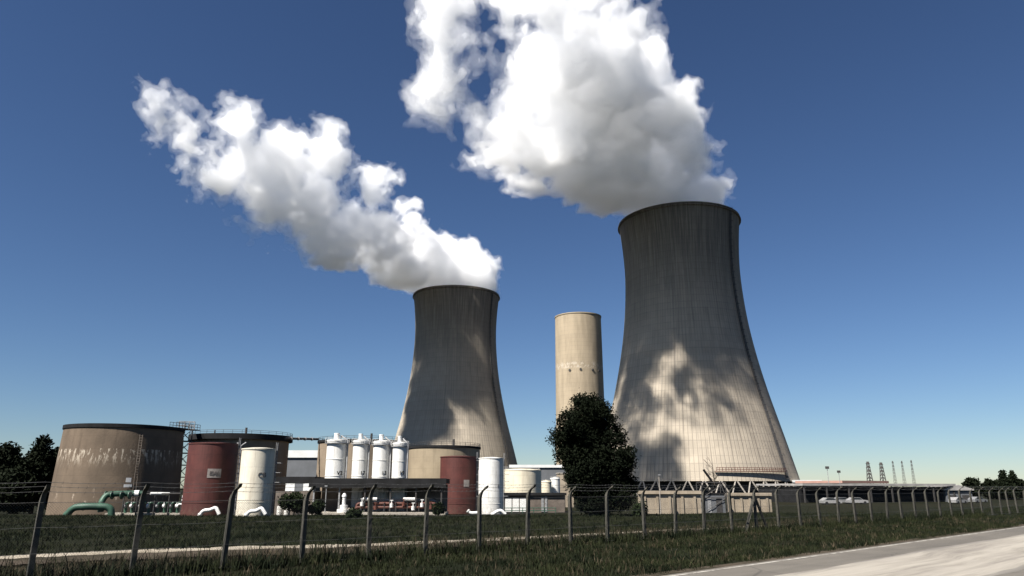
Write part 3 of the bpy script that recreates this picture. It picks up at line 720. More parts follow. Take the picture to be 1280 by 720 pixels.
for k in range(6): MB().tube([(-wl/2+wl*k/5,0,0),(-wl/2+wl*k/5,0,.75)],.05,6).build('post',M['green'],s)
# pale block beside the stack
b=Vector((PX(706,140,605),140,gz(0,140))); s=thing('pale_block','small pale rendered block house half hidden by the round tree','building',b)
hh=PZ(592,138)-b.z; MB().box((0,0,hh/2),(2.9,4,hh)).build('wall',M['beige_wall'],s); MB().box((0,0,hh+.08),(3.1,4.2,.16)).build('roof',M['conc'],s); MB().box((-.6,-2.03,1.1),(.9,.06,2.2)).build('door',M['steel_dark'],s)

# far sheds
def shed(name,label,px0,px1,D,ytop,yeave,wall,roof,depth=25,lower=None,gable=False):
    x0,x1=PX(px0,D,605),PX(px1,D,605); z0=gz(x0,D); zt=PZ(yeave,D)-z0; zr=PZ(ytop,D)-z0; wd=x1-x0
    s=thing(name,label,'industrial building',((x0+x1)/2,D,z0))
    MB().box((0,depth/2,zt/2),(wd,depth,zt)).build('wall',wall,s)
    m=MB()
    if gable: m.prism([(-wd/2-.4,zt+.01),(wd/2+.4,zt+.01),(wd/2+.4,zt+.3),(0,zr),(-wd/2-.4,zt+.3)],depth+1,Matrix.Translation((0,-.5,0)))
    else: m.box((0,depth/2,(zt+zr)/2),(wd+.8,depth+.8,zr-zt))
    m.build('roof',roof,s)
    n=max(2,int(wd/5))
    for k in range(n): 
        xx=-wd/2+wd*(k+.5)/n; MB().box((xx,-.04,zt*.35),(wd/n*.55,.08,min(zt*.5,3.))).build('roller_door',lower or M['steel_dark'],s)
    return s
shed('warehouse','grey warehouse with white pitched roof edge, seen between the two brown tanks',350,398,190,563,572,M['clad'],M['roofwhite'],30,M['white2'])
shed('warehouse','long grey hall with thin white roof edge, behind the low cream tank',638,716,230,581,584.5,M['clad'],M['roofwhite'],30,M['steel_dark'])

# ------------------------------------------------------------------ works before the big tower
def wall_run(label,px0,px1,D,ytop,mat,lip=True):
    x0,x1=PX(px0,D,630),PX(px1,D,630); z0=gz((x0+x1)/2,D); zt=PZ(ytop,D)-z0; wd=x1-x0
    s=thing('concrete_wall',label,'wall',((x0+x1)/2,D,z0),group='beige walls before the nearer tower')
    MB().box((0,0,zt/2-.2),(wd,.35,zt)).build('wall',mat,s)
    if lip:
        MB().box((0,-.1,zt-.1),(wd+.1,.75,.42)).build('coping',M['beige_wall'],s)
        for k in range(5): MB().box((-wd/2+wd*(k+.5)/5,-.27,zt/2-.35),(.3,.18,zt-.6)).build('buttress',M['beige_wall'],s)
    return s
wall_run('beige concrete wall with a heavy coping, just right of the round tree',798,876,101,614.5,M['beige_wall'])
wall_run('beige concrete wall right of the small dark gatehouse, below the tower legs',910,964,110,617,M['beige_wall'])
b=Vector((PX(889,106),106,gz(PX(889,106),106))); s=thing('valve_house','small dark steel valve house between the two beige walls','valve house',b)
MB().box((0,0,1.25),(3.,2.4,2.5)).build('wall',M['clad'],s); m=MB(); lattice(m,3.4,2.8,4.1,2,.07); m.build('frame',M['steel_dark'],s)
MB().box((-.7,-1.23,1.0),(.5,.06,2.0)).build('door',M['steel_grey'],s); MB().box((.65,-1.23,1.0),(.8,.06,1.9)).build('door',M['steel_dark'],s)
MB().box((0,0,2.6),(3.2,2.6,.2)).build('roof',M['roof_dark'],s)
m=MB(); m.tube(bent([(.2,-.6,2.7),(.1,-.6,4.2),(-.5,-.2,5.2),(-.9,0,5.9)]),.17,8); m.tube([(-.4,0,2.7),(1.2,0,4.2)],.18,6); m.build('pipe',M['black'],s)
b=Vector((PX(824.5,98),98,gz(PX(824.5,98),98))); s=thing('lamp_post','slim pale lamp post in front of the beige wall, right of the round tree','lamp post',b)
hh=PZ(594,98)-b.z; MB().tube([(0,0,0),(0,0,hh)],[.09,.05],8).build('pole',M['leg'],s); MB().box((0,-.25,hh+.03),(.22,.6,.12)).build('lamp_head',M['steel_grey'],s)
# lattice mast with spread arms near the valve house
b=Vector((PX(893,160),160,gz(0,160))); s=thing('dead_tree','small bare tree with thin twigs rising above the valve house','tree',b)
hh=PZ(577,160)-b.z; tr=MB(); tw=MB(); tr.tube([(0,0,0),(.1,0,hh*.5),(.0,.1,hh*.9)],[.16,.11,.04],6)
for k in range(16):
    a=random.uniform(0,6.28); z=hh*random.uniform(.45,.9); l=random.uniform(.8,2.); q=Vector((math.cos(a)*l,math.sin(a)*l,z+l*.8)); tw.tube([(0.05,0,z),Vector((.05,0,z)).lerp(q,.5)+Vector((0,0,-.1)),q],[.05,.035,.015],4)
    for j in range(3): 
        e=q+Vector((random.uniform(-.7,.7),random.uniform(-.7,.7),random.uniform(.1,.7))); tw.tube([q.lerp(Vector((0,0,z)),.3),e],[.03,.012],4)
tr.build('trunk',M['bark'],s); tw.build('branch',M['bark'],s)

# ------------------------------------------------------------------ right side buildings
def canopy_hall(label,px0,px1,D0,D1,ytop0,ytop1,roofm,thick=.9,name='long_hall'):
    a=P(px0,ytop0,D0); b=P(px1,ytop1,D1); a.z=b.z=max(a.z,b.z)*.5+min(a.z,b.z)*.5
    z0=gz(b.x,b.y); d=b-a; an=math.atan2(d.y,d.x); L=math.hypot(d.x,d.y)
    s=thing(name,label,'industrial building',(a.x,a.y,z0),an); zt=a.z-z0
    MB().box((L/2,9,zt-thick/2),(L+1,19,thick*.55)).build('roof',roofm,s)
    MB().box((L/2,10,(zt-thick)/2),(L,17,zt-thick)).build('wall',M['roof_dark'],s)
    n=int(L/6)
    for k in range(n+1): MB().box((L*k/n,-.1,(zt-thick)/2),(.3,.3,zt-thick)).build('column',M['steel_dark'],s)
    return s
canopy_hall('long low dark hall with pale flat roof edge, right of the nearer tower',1004,1190,178,190,604.5,602.5,M['roofgrey'])
canopy_hall('low hall with a pink clay roof behind the long dark hall',1052,1108,260,275,600,599.5,M['cladpink'],1.5)
shed('low_shed','small white flat shed just right of the foot of the nearer tower',992,1026,300,600,603,M['clad'],M['roofwhite'],15)
shed('low_shed','small pale-roofed shed at the right end of the long dark hall',1180,1213,190,606,613,M['clad'],M['roofgrey'],12,gable=True)
# masts
def mast(label,px,D,ytop,w,t):
    b=Vector((PX(px,D,605),D,gz(300,D))); hh=PZ(ytop,D)-b.z
    s=thing('lattice_mast',label,'mast',b,.3,'lattice masts on the skyline')
    m=MB(); n=9
    def c(i): return w*(1-.75*i/n)/2
    for sx in (-1,1):
        for sy in (-1,1): m.tube([(sx*c(0),sy*c(0),0),(sx*c(n),sy*c(n),hh)],t,4)
    for i in range(n):
        za,zb=hh*i/n,hh*(i+1)/n; ca,cb_=c(i),c(i+1)
        for A,B in (((-1,-1),(1,-1)),((1,-1),(1,1)),((1,1),(-1,1)),((-1,1),(-1,-1))):
            m.tube([(A[0]*ca,A[1]*ca,za),(B[0]*cb_,B[1]*cb_,zb)],t*.8,4); m.tube([(B[0]*ca,B[1]*ca,za),(A[0]*cb_,A[1]*cb_,zb)],t*.8,4)
    m.build('frame',M['steel_dark'],s)
    m=MB()
    for f in (.7,.82,.94): m.box((0,0,hh*f),(w*1.0,.25,.25))
    m.build('cross_arm',M['steel_dark'],s)
    return s
mast('thick dark lattice mast, leftmost of the five on the right skyline',1088,420,577,3.0,.26)
mast('thick dark lattice mast, second from the left on the right skyline',1104.5,420,578,3.0,.26)
mast('thin pale lattice mast just right of the two thick dark ones',1119.5,640,576,2.2,.13)
mast('thin pale lattice mast in the middle of the three thin ones',1131,640,576,2.2,.13)
mast('thin pale lattice mast, rightmost of the five on the skyline',1143,640,575,2.2,.13)
for lab,px,D,yt in (('tall floodlight pole nearer the cooling tower, above the long hall',1035.5,210,585),('shorter floodlight pole above the long hall, left of the masts',1049.5,230,590)):
    b=Vector((PX(px,D,600),D,gz(200,D))); hh=PZ(yt,D)-b.z; s=thing('floodlight_pole',lab,'floodlight',b,group='floodlight poles')
    MB().tube([(0,0,0),(0,0,hh)],[.12,.07],6).build('pole',M['steel_grey'],s); MB().box((0,-.1,hh+.1),(.9,.5,.7)).build('lamp_head',M['steel_dark'],s)
# cars
def car(label,px,D,rz,mat,van=False):
    x=PX(px,D,625); s=thing('parked_van' if van else 'parked_car',label,'van' if van else 'car',(x,D,gz(x,D)),rz,'vehicles parked before the long hall')
    if van: body=[(-2.3,.35),(2.3,.35),(2.35,.9),(2.2,1.15),(1.75,1.95),(1.5,2.05),(-2.25,2.05),(-2.35,.9)]
    else: body=[(-2.1,.3),(2.1,.3),(2.15,.6),(2.0,.82),(1.0,.92),(.35,1.38),(-1.15,1.42),(-1.95,.95),(-2.15,.85)]
    MB().prism(body,1.75,Matrix.Translation((0,-.875,0))).build('body',mat,s,smooth=30)
    win=[(1.3,1.2),(1.62,1.2),(1.45,1.8),(.6,1.8),(.6,1.2)] if van else [(-1.55,.95),(.85,.95),(.3,1.32),(-1.1,1.35)]
    MB().prism(win,1.77,Matrix.Translation((0,-.885,0))).build('window',M['glass'],s,smooth=30)
    for fx in (-1.35,1.35):
        for fy in (-.8,.8):
            MB().tube([(fx,fy-.1,.32),(fx,fy+.1,.32)],.32,14).build('wheel',M['tyre'],s)
    return s
car('white car parked before the long dark hall, rightmost of the three cars there',1071,165,.05,M['car_white'])
car('white car parked at the left end of the long dark hall',1038,160,.1,M['car_white'])
car('silver car parked between the two white cars before the long dark hall',1053,168,.05,M['car_grey'])
car('white car parked beyond the right end of the long hall, near the small pale-roofed shed',1197,165,.5,M['car_white'])
car('silver car parked below the round trees at the far right',1222,172,.4,M['car_grey'])

# ------------------------------------------------------------------ trees
def tree(name,label,cat,base,blobs,n,leaf,mat,group=None,trunk=None,clump=.55,per=14):
    """blobs: (x,y,z,rx,rz) in local metres; leaves sit in clumps on and inside the blobs"""
    t=thing(name,label,cat,base,group=group)
    B=np.array(blobs,float); vol=B[:,3]**2*B[:,4]; pick=RNG.choice(len(B),size=n//per,p=vol/vol.sum())
    d=RNG.normal(size=(len(pick),3)); d/=np.linalg.norm(d,axis=1)[:,None]; rad=RNG.uniform(.0,1,len(pick))**.33
    rad*=RNG.uniform(.8,1.12,len(pick))
    c=B[pick,:3]+d*rad[:,None]*B[pick][:,[3,3,4]]
    lc=np.repeat(c,per,axis=0)+RNG.normal(size=(len(c)*per,3))*clump*.42
    k=len(lc); ax=RNG.normal(size=(k,3)); ax/=np.linalg.norm(ax,axis=1)[:,None]; bx=np.cross(ax,RNG.normal(size=(k,3))); bx/=np.linalg.norm(bx,axis=1)[:,None]
    sz=leaf*RNG.uniform(.6,1.3,k)[:,None]
    v=np.stack([lc-ax*sz,lc+bx*sz*.5,lc+ax*sz,lc-bx*sz*.5],1).reshape(-1,3); v[:,2]=np.maximum(v[:,2],.05)
    link('crown',np_mesh('crown',v,np.arange(k*4).reshape(-1,4)),mat,t,smooth=0)
    if trunk:
        r,h=trunk; m=MB(); m.tube([(0,0,-.2),(.05,0,h*.3),(-.05,.05,h*.65),(0,0,h)],[r*1.3,r,r*.7,r*.25],10)
        for i in range(9):
            bl=blobs[i%len(blobs)]; z=h*random.uniform(.25,.75); e=Vector(bl[:3]); m.tube([(0,0,z),Vector((0,0,z)).lerp(e,.5)+Vector((0,0,.2)),e],[r*.45,r*.3,r*.1],6)
        m.build('trunk',M['bark'],t)
    return t
# round evergreen before the stack
b=Vector((PX(742,68,640),68,gz(2,68)))
sc=68/900/1.02
bl=[]
for (px,py,r) in ((735,512,17),(718,530,20),(752,522,18),(705,548,17),(740,548,26),(768,545,15),(712,570,17),(745,580,30),(778,575,17),(728,598,22),(760,605,26),(784,600,13),(745,622,22),(775,620,18),(720,588,14),(756,630,16),(695,546,8),(726,500,10),(745,500,10),(789,614,8),(733,626,14)):
    p=P(px,py,68)-b; bl.append((p.x,random.uniform(-.8,.8),p.z,r*sc*.98,r*sc*.95))
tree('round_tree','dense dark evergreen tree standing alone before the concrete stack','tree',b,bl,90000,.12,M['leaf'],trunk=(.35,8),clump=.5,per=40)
# left trees
def blob_tree(label,px,D,ytop,wpx,base_y=None,nm='tree',n=14000,leaf=.26,mat='leaf2',group='dark trees at the left edge',low=.12,slim=False):
    x=PX(px,D,620); b=Vector((x,D,gz(x,D))); hh=PZ(ytop,D)-b.z; w=wpx/900*D/1.03/2
    bl=[]; 
    if slim:
        for k in range(7): z=hh*(.1+.8*k/6); rr=w*math.sin(math.pi*(.12+.8*(k+.6)/7.4)); bl.append((random.uniform(-.1,.1)*w,0,z,rr,hh*.13))
    else:
        for k in range(15):
            a=random.uniform(0,6.28); f=random.uniform(.1,.78); z=hh*random.uniform(low+.12,.84); q=1-abs(z/hh-.5)*1.0
            bl.append((math.cos(a)*w*f*q,math.sin(a)*w*f*q,z,w*random.uniform(.28,.42),hh*random.uniform(.12,.17)))
        bl.append((0,0,hh*.86,w*.35,hh*.13)); bl.append((0,0,hh*.3,w*.7,hh*.25)); bl.append((0,0,hh*.55,w*.7,hh*.25))
    return tree(nm,label,'tree',b,bl,n,leaf,M[mat],group,trunk=(.22,hh*.75),clump=.6)
blob_tree('broad dark tree cut off by the left edge of the photo',-4,96,552,58,n=20000)
blob_tree('tallest dark tree at the left, between the broad tree and the wide brown tank',42,100,545,52,n=18000)
blob_tree('small dark tree touching the wide brown tank at the far left',66,104,574,20,n=5000)
blob_tree('dark shrubby tree low in front of the other left trees',18,92,585,60,n=14000)
# right trees
GR='trees at the far right behind the fence'
blob_tree('round dark tree, leftmost of those at the far right',1217,235,597,24,n=5000,leaf=.5,group=GR)
blob_tree('broad dark tree between the round tree and the two cypresses',1240,235,598,28,n=6000,leaf=.5,group=GR)
blob_tree('slim dark cypress, left and taller of the pair at the far right',1258,230,588.5,10,nm='cypress_tree',n=5000,leaf=.4,group=GR,slim=True)
blob_tree('slim dark cypress, right one of the pair at the far right',1270,230,590,9,nm='cypress_tree',n=5000,leaf=.4,group=GR,slim=True)
blob_tree('low dark tree at the right edge, behind the cypresses',1279,250,600,36,n=6000,leaf=.5,group=GR)
blob_tree('low wide dark bushy tree under the cypress pair',1258,225,604,40,n=6000,leaf=.5,group=GR)
# shrubs
def shrub(label,px,D,ytop,wpx,n=3500,mat='bush'):
    x=PX(px,D,630); b=Vector((x,D,gz(x,D))); hh=PZ(ytop,D)-b.z; w=wpx/900*D/1.03/2
    bl=[(random.uniform(-.5,.5)*w,random.uniform(-.4,.4)*w,hh*random.uniform(.3,.68),w*random.uniform(.35,.5),hh*random.uniform(.22,.3)) for _ in range(8)]
    t=thing('shrub',label,'shrub',b,group='shrubs in the field'); return tree_into(t,bl,n,mat,hh)
def tree_into(t,bl,n,mat,hh):
    tmp=tree('shrub_tmp','x','x',(0,0,0),bl,n,.14,M[mat],trunk=(.06,hh*.6),clump=.35)
    for c in list(tmp.children): c.parent=t; c.name='foliage' if c.name.startswith('crown') else 'stem'
    bpy.data.objects.remove(tmp); return t
shrub('dark green shrub before the low shed, right of the cream silo',368,80,611,40,5000)
shrub('small shrub before the left end of the shelter',395,76,626,22,2500)
shrub('leafy weed clump in the field below the dosing column',446,62,640,26,2500)
shrub('small shrub against the beige wall, at the foot of the round tree',800,66,628,18,2500)
shrub('dark shrub left of the right red silo, under the shelter end',548,80,628,14,1500)

# ------------------------------------------------------------------ fence
F0=P(600,690,1); 
u,v=(600-640)/900,(360-690)/900; yr,zr=CP-v*SP,SP+v*CP; D0=-CAM_Z*yr/zr; F0=Vector((u*D0/yr,D0,0))
SPC=2.5; NB,NA=-8,40
FN=Vector((FU[1],-FU[0],0))
fence=thing('chain_link_fence','long wire mesh fence on bent-topped concrete posts along the grass verge','fence',(F0.x,F0.y,0),math.pi/2-FA)
# local x along the fence, local -y towards the road
HT=2.05
def post_mb(seed):
    r=random.Random(seed); m=MB(); hw=.064
    path=[(0,0,-.3),(0,0,HT*.5),(0,0,HT),(0,-.05,HT+.13),(0,-.15,HT+.26),(0,-.30,HT+.36),(0,-.42,HT+.42)]
    m2=MB(); n=len(path); vs=[]
    for i,p in enumerate(path):
        a=0 if i<3 else [R(-16),R(-40),R(-58),R(-64)][i-3]
        w=hw*(1.05-.25*i/n); 
        for sx,sy in ((-1,-1),(1,-1),(1,1),(-1,1)): vs.append((p[0]+sx*w, p[1]+sy*w*math.cos(a), p[2]+sy*w*math.sin(-a)*-1))
    fs=[]
    for i in range(n-1):
        for k in range(4): k2=(k+1)%4; fs.append((i*4+k,i*4+k2,(i+1)*4+k2,(i+1)*4+k))
    fs += [(3,2,1,0),tuple((n-1)*4+k for k in range(4))]
    return m.add(vs,fs)
for i in range(NB,NA+1):
    po=post_mb(i).build('post',M['post'],fence,(i*SPC+random.uniform(-.1,.1),0,random.uniform(-.06,.05)),random.uniform(-.08,.08))
    po.rotation_euler=(random.gauss(0,.022),random.gauss(0,.02),random.uniform(-.15,.15))
for i in (8,):
    for s in (-1,1):
        MB().tube([(i*SPC+s*.15,.0,1.75),(i*SPC+s*1.25,.0,-.1)],.095,4).build('brace',M['post'],fence)
nn=NA-NB
v=[];f=[]
for i in range(nn+1):
    xx=(NB+i)*SPC; v+=[(xx,-.09,.05),(xx,-.09,HT)]
f=[(2*i,2*i+2,2*i+3,2*i+1) for i in range(nn)]
MB().add(v,f).build('mesh_panel',mesh_mat(),fence,smooth=0)
m=MB()
def wire(mb,y,z,r=.006,sag=.02,wob=0):
    pts=[]
    for i in range(nn):
        for k in range(4):
            xx=(NB+i+k/4)*SPC; pts.append((xx,y,z-sag*4*(k/4)*(1-k/4)))
    mb.tube(pts,r,3)
for z in (.1,.75,1.4,2.03): wire(m,-.10,z,.006)
m.build('line_wire',M['wire'],fence)
m=MB()
for (y,z) in ((-.12,HT+.2),(-.27,HT+.33),(-.42,HT+.44)):
    wire(m,y-.03,z+.06,.007,.04)
    for i in range(nn*12):
        xx=(NB+i/12)*SPC; k=(i/12)%1; zz=z+.06-.04*4*k*(1-k); a=random.uniform(0,3.14); d=Vector((.015,math.cos(a)*.035,math.sin(a)*.035)); c=Vector((xx,y-.03,zz)); m.tube([c-d,c+d],.004,3,False)
m.build('barbed_wire',M['wire'],fence)

# ------------------------------------------------------------------ grass (nobody could count it)
def blades(name,label,pts,hmin,hmax,w,mat,cat='grass',per=5):
    n=len(pts)*per; base=np.repeat(pts,per,axis=0)+np.c_[RNG.normal(size=(n,2))*.09,np.zeros(n)]
    a=RNG.uniform(0,2*np.pi,n); hgt=RNG.uniform(hmin,hmax,n)*np.repeat(RNG.uniform(.5,1.25,len(pts)),per); lean=RNG.normal(size=(n,2))*.35*hgt[:,None]
    dx=np.c_[np.cos(a),np.sin(a),np.zeros(n)]*w*RNG.uniform(.6,1.4,n)[:,None]
    tip=base+np.c_[lean,hgt]; mid=base+np.c_[lean*.35,hgt*.6]
    v=np.stack([base-dx,base+dx,mid+dx*.7,mid-dx*.7,tip],1).reshape(-1,3)
    i=np.arange(n)*5; q=np.concatenate([np.stack([i,i+1,i+2,i+3],1),np.stack([i+3,i+2,i+4,i+4],1)])
    tri=np.stack([i+3,i+2,i+4],1)
    me=bpy.data.meshes.new(name); nv=len(v)
    loops=np.concatenate([q[:n].ravel(),tri.ravel()]); starts=np.concatenate([np.arange(n)*4,4*n+np.arange(n)*3])
    me.vertices.add(nv); me.vertices.foreach_set('co',v.astype(np.float32).ravel()); me.loops.add(len(loops)); me.loops.foreach_set('vertex_index',loops.astype(np.int32))
    me.polygons.add(2*n); me.polygons.foreach_set('loop_start',starts.astype(np.int32)); me.update(calc_edges=True)
    return tag(link(name,me,mat,smooth=0),label,cat,kind='stuff')
def scatter(n,q0,q1,t0,t1,ang,falloff=None):
    t=t0+(t1-t0)*RNG.uniform(0,1,n)**1.5; q=RNG.uniform(q0,q1,n)
    sx,cx=math.sin(ang),math.cos(ang)
    x=t*sx - q*cx; y=t*cx + q*sx
    return np.c_[x,y,np.array([gz(a,b) for a,b in zip(x,y)])]
GM=grass_mat(); DM=dry_mat()
def patchy(p,keep=.25):
    f=np.sin(p[:,0]*.83+1.7*np.sin(p[:,1]*.41))+np.sin(p[:,1]*.97+1.3*np.sin(p[:,0]*.52)+2)+.7*np.sin(p[:,0]*2.1-p[:,1]*1.7)
    return p[RNG.uniform(0,1,len(p))<np.clip(.62+.4*f,keep,1)]
qf=-(FU[1]*F0.x-FU[0]*F0.y)
blades('verge_grass','dark green grass on the verge between road and fence',patchy(np.concatenate([scatter(30000,13.2,21.5,-8,60,RA),scatter(11000,13.2,26,55,140,RA)])),.06,.2,.011,GM,per=7)
blades('fence_grass','tall grass and weeds growing along the fence foot',scatter(5000,qf-.7,qf+.9,-26,75,FA),.15,.5,.014,GM,per=7)
blades('dry_weeds','dry brown weeds on the bare dirt inside the fence',scatter(5000,qf+.8,qf+5,-26,60,FA),.08,.35,.011,DM,per=6)
def field(n):
    y=RNG.uniform(27,74,n); x=RNG.uniform(-.78,.50,n)*y
    ok=[]
    for a,b in zip(x,y):
        u=a; 
        ok.append(qroad(a,b)>24)
    p=np.c_[x,y][np.array(ok)]
    # keep off the track: its middle in photo terms
    pyv=[]
    for a,b in p:
        zr_=-CAM_Z/b; al=math.atan(zr_); vv=math.tan(al-PITCH); px=640+900*a/(b*CP+(-CAM_Z)*SP); pyv.append((px,360-900*vv))
    pyv=np.array(pyv); tr=np.interp(pyv[:,0],[-20,140,300,450,640,800,1000],[701,694,688,684.5,675.5,667,657]); ub=pyv[:,1]<tr-2.5
    p=p[ub]; return np.c_[p,[gz(a,b) for a,b in p]]
blades('dry_grass','dry straw tufts scattered over the green verge',patchy(scatter(2600,13.1,22,-8,70,RA),.1),.08,.3,.011,DM,per=6)
def tall(name,label,pts,mat): return blades(name,label,pts,.45,1.15,.012,mat,'weeds',3)
tall('tall_weeds','tall thin weeds standing along the fence',np.concatenate([scatter(420,qf+.3,qf+3.5,-26,55,FA),scatter(500,qf-.4,qf+.5,-26,70,FA)]),GM)
blades('meadow_grass','dark rough grass on the meadow before the tanks',patchy(field(36000)),.08,.26,.016,GM,per=5)

# ------------------------------------------------------------------ steam
def bspline(n,m):
    """n samples over m lattice cells, cubic b-spline weights (n x m+3)"""
    x=np.linspace(0,m,n,endpoint=False); i=np.floor(x).astype(int); f=x-i; Wt=np.zeros((n,m+3))
    w=[(1-f)**3/6,(3*f**3-6*f**2+4)/6,(-3*f**3+3*f**2+3*f+1)/6,f**3/6]
    for k in range(4): Wt[np.arange(n),i+k]=w[k]
    return Wt.astype(np.float32)
def noise3(shape,vox,cell,rng):
    m=[max(2,int(math.ceil(s*vox/cell))) for s in shape]
    g=rng.normal(size=[q+3 for q in m]).astype(np.float32)
    for ax in range(3):
        Wt=bspline(shape[ax],m[ax]); g=np.moveaxis(np.tensordot(Wt,g,axes=(1,ax)),0,ax)
    return g*1.9
def fbm(shape,vox,cell,octv,rng,gain=.5,billow=False):
    out=np.zeros(shape,np.float32); a=1.
    for k in range(octv):
        n=noise3(shape,vox,cell/2**k,rng)
        out+= a*(np.abs(n)*1.3-.75 if billow else n); a*=gain
    return out
def steam_mat(name,dens):
    t=NT(name); pv=t.n('ShaderNodeVolumePrincipled'); pv.inputs['Color'].default_value=(1,1,1,1); pv.inputs['Density'].default_value=dens; pv.inputs['Anisotropy'].default_value=.3
    t.t.links.new(pv.outputs[0],t.out.inputs['Volume'])
    tr=t.n('ShaderNodeBsdfTransparent'); d=t.n('ShaderNodeBsdfDiffuse',{'Color':(.9,.9,.9,1)}); mx=t.n('ShaderNodeMixShader',{0:.004}); t.set(mx,1,tr); t.set(mx,2,d)
    t.t.links.new(mx.outputs[0],t.out.inputs[0]); return t.m
SM=[steam_mat('steam_thin',.032),steam_mat('steam_mid',.17),steam_mat('steam_core',.08),steam_mat('steam_wisp',.03)]
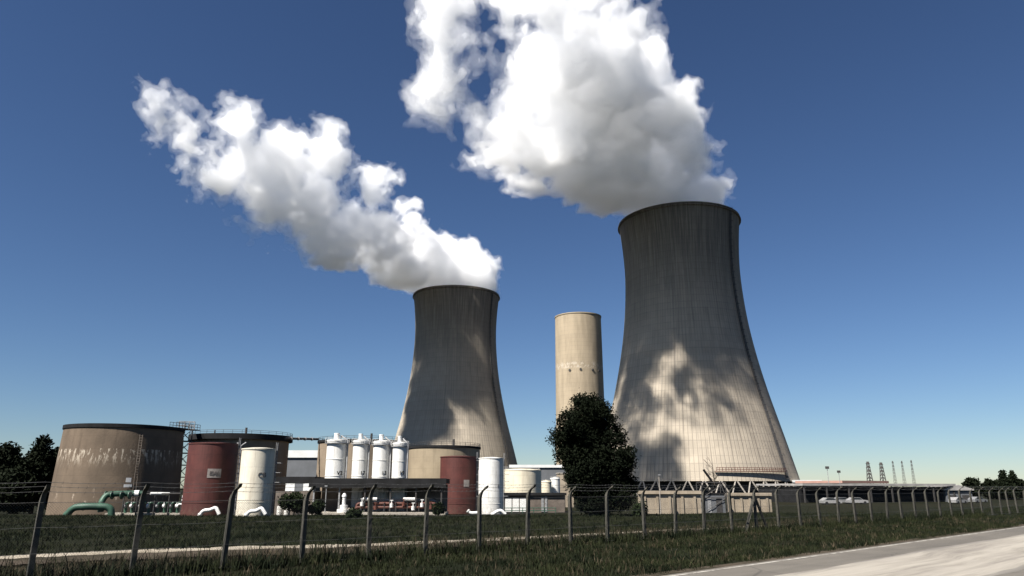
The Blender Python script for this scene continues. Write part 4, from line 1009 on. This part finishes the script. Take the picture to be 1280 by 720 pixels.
def plume(label,blobs,Dfun,seed,vox,mouth,lvl=(-1.7,.5,2.6)):
    rng=np.random.default_rng(seed)
    C=[];Rr=[];Th=[]
    for b in blobs:
        D=Dfun(b[0],b[1]); p=P(b[0],b[1],D); C.append(p); dist=math.sqrt(p.x**2+p.y**2+(p.z-2.4)**2); Rr.append(b[2]/900*dist*.97); Th.append(b[3] if len(b)>3 else 0.)
    C=np.array([tuple(c) for c in C]); Rr=np.array(Rr)
    lo=(C-Rr[:,None]).min(0)-14; hi=(C+Rr[:,None]).max(0)+14; lo[2]=max(lo[2],mouth[2]-3)
    shp=[int(q) for q in np.ceil((hi-lo)/vox)]
    X,Y,Z=[(lo[i]+vox*np.arange(shp[i])).astype(np.float32) for i in range(3)]
    w1=[noise3(shp,vox,24,rng)*3.6+noise3(shp,vox,10,rng)*2.2 for _ in range(3)]
    F=np.full(shp,0,np.float32); k=1.6
    # every blob of the outline is filled with small puffs, packed near the mouth and loose far out
    puffs=[]
    for c,r,th in zip(C,Rr,Th):
        df=np.clip((np.linalg.norm(c-np.array(mouth))-25)/95,0,1)
        n=int((46-14*df)*(1-.5*min(th,1.2)))
        for _ in range(n):
            d=rng.normal(size=3); d/=np.linalg.norm(d); rp=r*rng.uniform(.17,.40)*(1-.12*df); p=c+d*(r-rp*.55)*rng.uniform(.15,1)**.45*np.array((1,.5,1)); puffs.append((p,rp))
        if df<.45: puffs.append((c,r*(.80-.5*df)))
    for c,rp in puffs:
        m=rp+13; a=np.clip(((c-m-lo)/vox).astype(int),0,None); b=np.minimum(((c+m-lo)/vox).astype(int)+1,shp)
        if (b<=a).any(): continue
        sl_=tuple(slice(a[q],b[q]) for q in range(3))
        d=rp-np.sqrt((X[sl_[0],None,None]+w1[0][sl_]-c[0])**2+(Y[None,sl_[1],None]+w1[1][sl_]-c[1])**2+(Z[None,None,sl_[2]]+w1[2][sl_]-c[2])**2)
        F[sl_]+=np.exp(np.clip(d,-30,60)/k)
    F=k*np.log(F+1e-9); del w1
    dm=np.sqrt((X[:,None,None]-mouth[0])**2+(Y[None,:,None]-mouth[1])**2+(Z[None,None,:]-mouth[2])**2)
    far=np.clip((dm-28)/100,0,1)
    n=fbm(shp,vox,14,5,rng,.66,True); n-=n.mean(); n=n*4.2+fbm(shp,vox,5.5,3,rng,.75)*2.1; print('n',n.std())
    F=F+.9-.5*far - n*(.85+.3*far) - np.maximum(noise3(shp,vox,20,rng)-.25,0)*5*far
    # leave the tower's shell: nothing below the rim outside its mouth
    rr=np.sqrt((X[:,None,None]-mouth[0])**2+(Y[None,:,None]-mouth[1])**2)
    low=np.clip((mouth[2]+1.0-Z[None,None,:]),0,None)
    inside=27.2-rr
    F=np.where((low>0)&(rr<40),np.minimum(F,inside*1.),F)
    F[0]=F[-1]=-9; F[:,0]=F[:,-1]=-9; F[:,:,0]=F[:,:,-1]=-9
    far2=np.clip((dm-60)/110,0,1)
    rn=np.abs(fbm(shp,vox,13,4,rng,.55)); WF=np.minimum(F+6.0*far-1.2,(.32-rn)*9); WF[0]=WF[-1]=-9; WF[:,0]=WF[:,-1]=-9; WF[:,:,0]=WF[:,:,-1]=-9
    V=[];Q=[];MI=[];nb=0
    for i,l in enumerate(lvl+(0.,)):
        g=openvdb.FloatGrid(-9.); g.copyFromArray(np.clip((F if i<3 else WF)-l-far2*(.3,2.6,3.2,0)[i],-9,9)); g.background
        pts,quads=g.convertToQuads(0.)
        pts=np.asarray(pts,np.float32)*vox+lo.astype(np.float32); quads=np.asarray(quads,np.int64)
        V.append(pts); Q.append(quads[:,::-1]+nb); MI.append(np.full(len(quads),i)); nb+=len(pts)
    v=np.concatenate(V); q=np.concatenate(Q); me=np_mesh('steam_plume',v,q)
    for m_ in SM: me.materials.append(m_)
    me.polygons.foreach_set('material_index',np.concatenate(MI).astype(np.int32)); me.update()
    print('plume',shp,len(v),len(q))
    o=link('steam_plume',me,None,smooth=180); tag(o,label,'steam',group='steam plumes')
    return o
bm=(bigT.location.x,330,gT+127.2); sm_=(smallT.location.x,468,gT+127.2)
def DB_(px,py): return 326-.31*math.hypot(px-845,py-265)
def DS_(px,py):
    d=math.hypot(px-569,py-362); return 466-.5*min(d,150)-.25*max(0,d-150)
big=[(845,276,58),(850,257,64),(864,240,52),(850,228,56),(800,235,62),(735,268,36),(700,245,44),(835,180,58),(765,190,75),(690,195,50),(800,120,68),(730,120,70),(655,215,36,.3),(632,150,22,.9),(705,60,55),(765,60,55),(665,265,30),(738,290,28),(702,278,32),(720,-10,60),(606,72,19,.7),(578,100,21,.6),(552,122,20,.6),(560,62,17,.9),(550,18,20,.7),(566,-20,26,.5),(648,-30,30,.6),(668,25,22,.9),(618,185,22,.9),(555,185,20,1.3),(628,245,18,.8)]
sml=[(b[0],b[1],b[2]*(1 if b[0]>500 else .86),*b[3:]) for b in [(569,372,40),(572,352,46),(542,342,42),(506,344,36),(490,312,42),(450,290,46),(420,302,36),(400,255,48),(378,282,32),(370,225,42),(345,262,30,.2),(408,185,30),(350,205,34),(320,232,36,.2),(300,190,32,.2),(292,225,28,.4),(272,180,26,.4),(310,152,20,.1),(240,170,19,.5),(250,205,18,.7),(213,152,14,.2),(206,140,12,.1),(470,235,22,.3),(500,285,26,.1),(535,312,26)]]
plume('billowing white steam pouring from the larger cooling tower up past the top edge',big,DB_,3,.85,bm)
plume('white steam drifting in a long slanting tail from the farther cooling tower',sml,DS_,8,1.0,sm_)
bpy.context.view_layer.update()
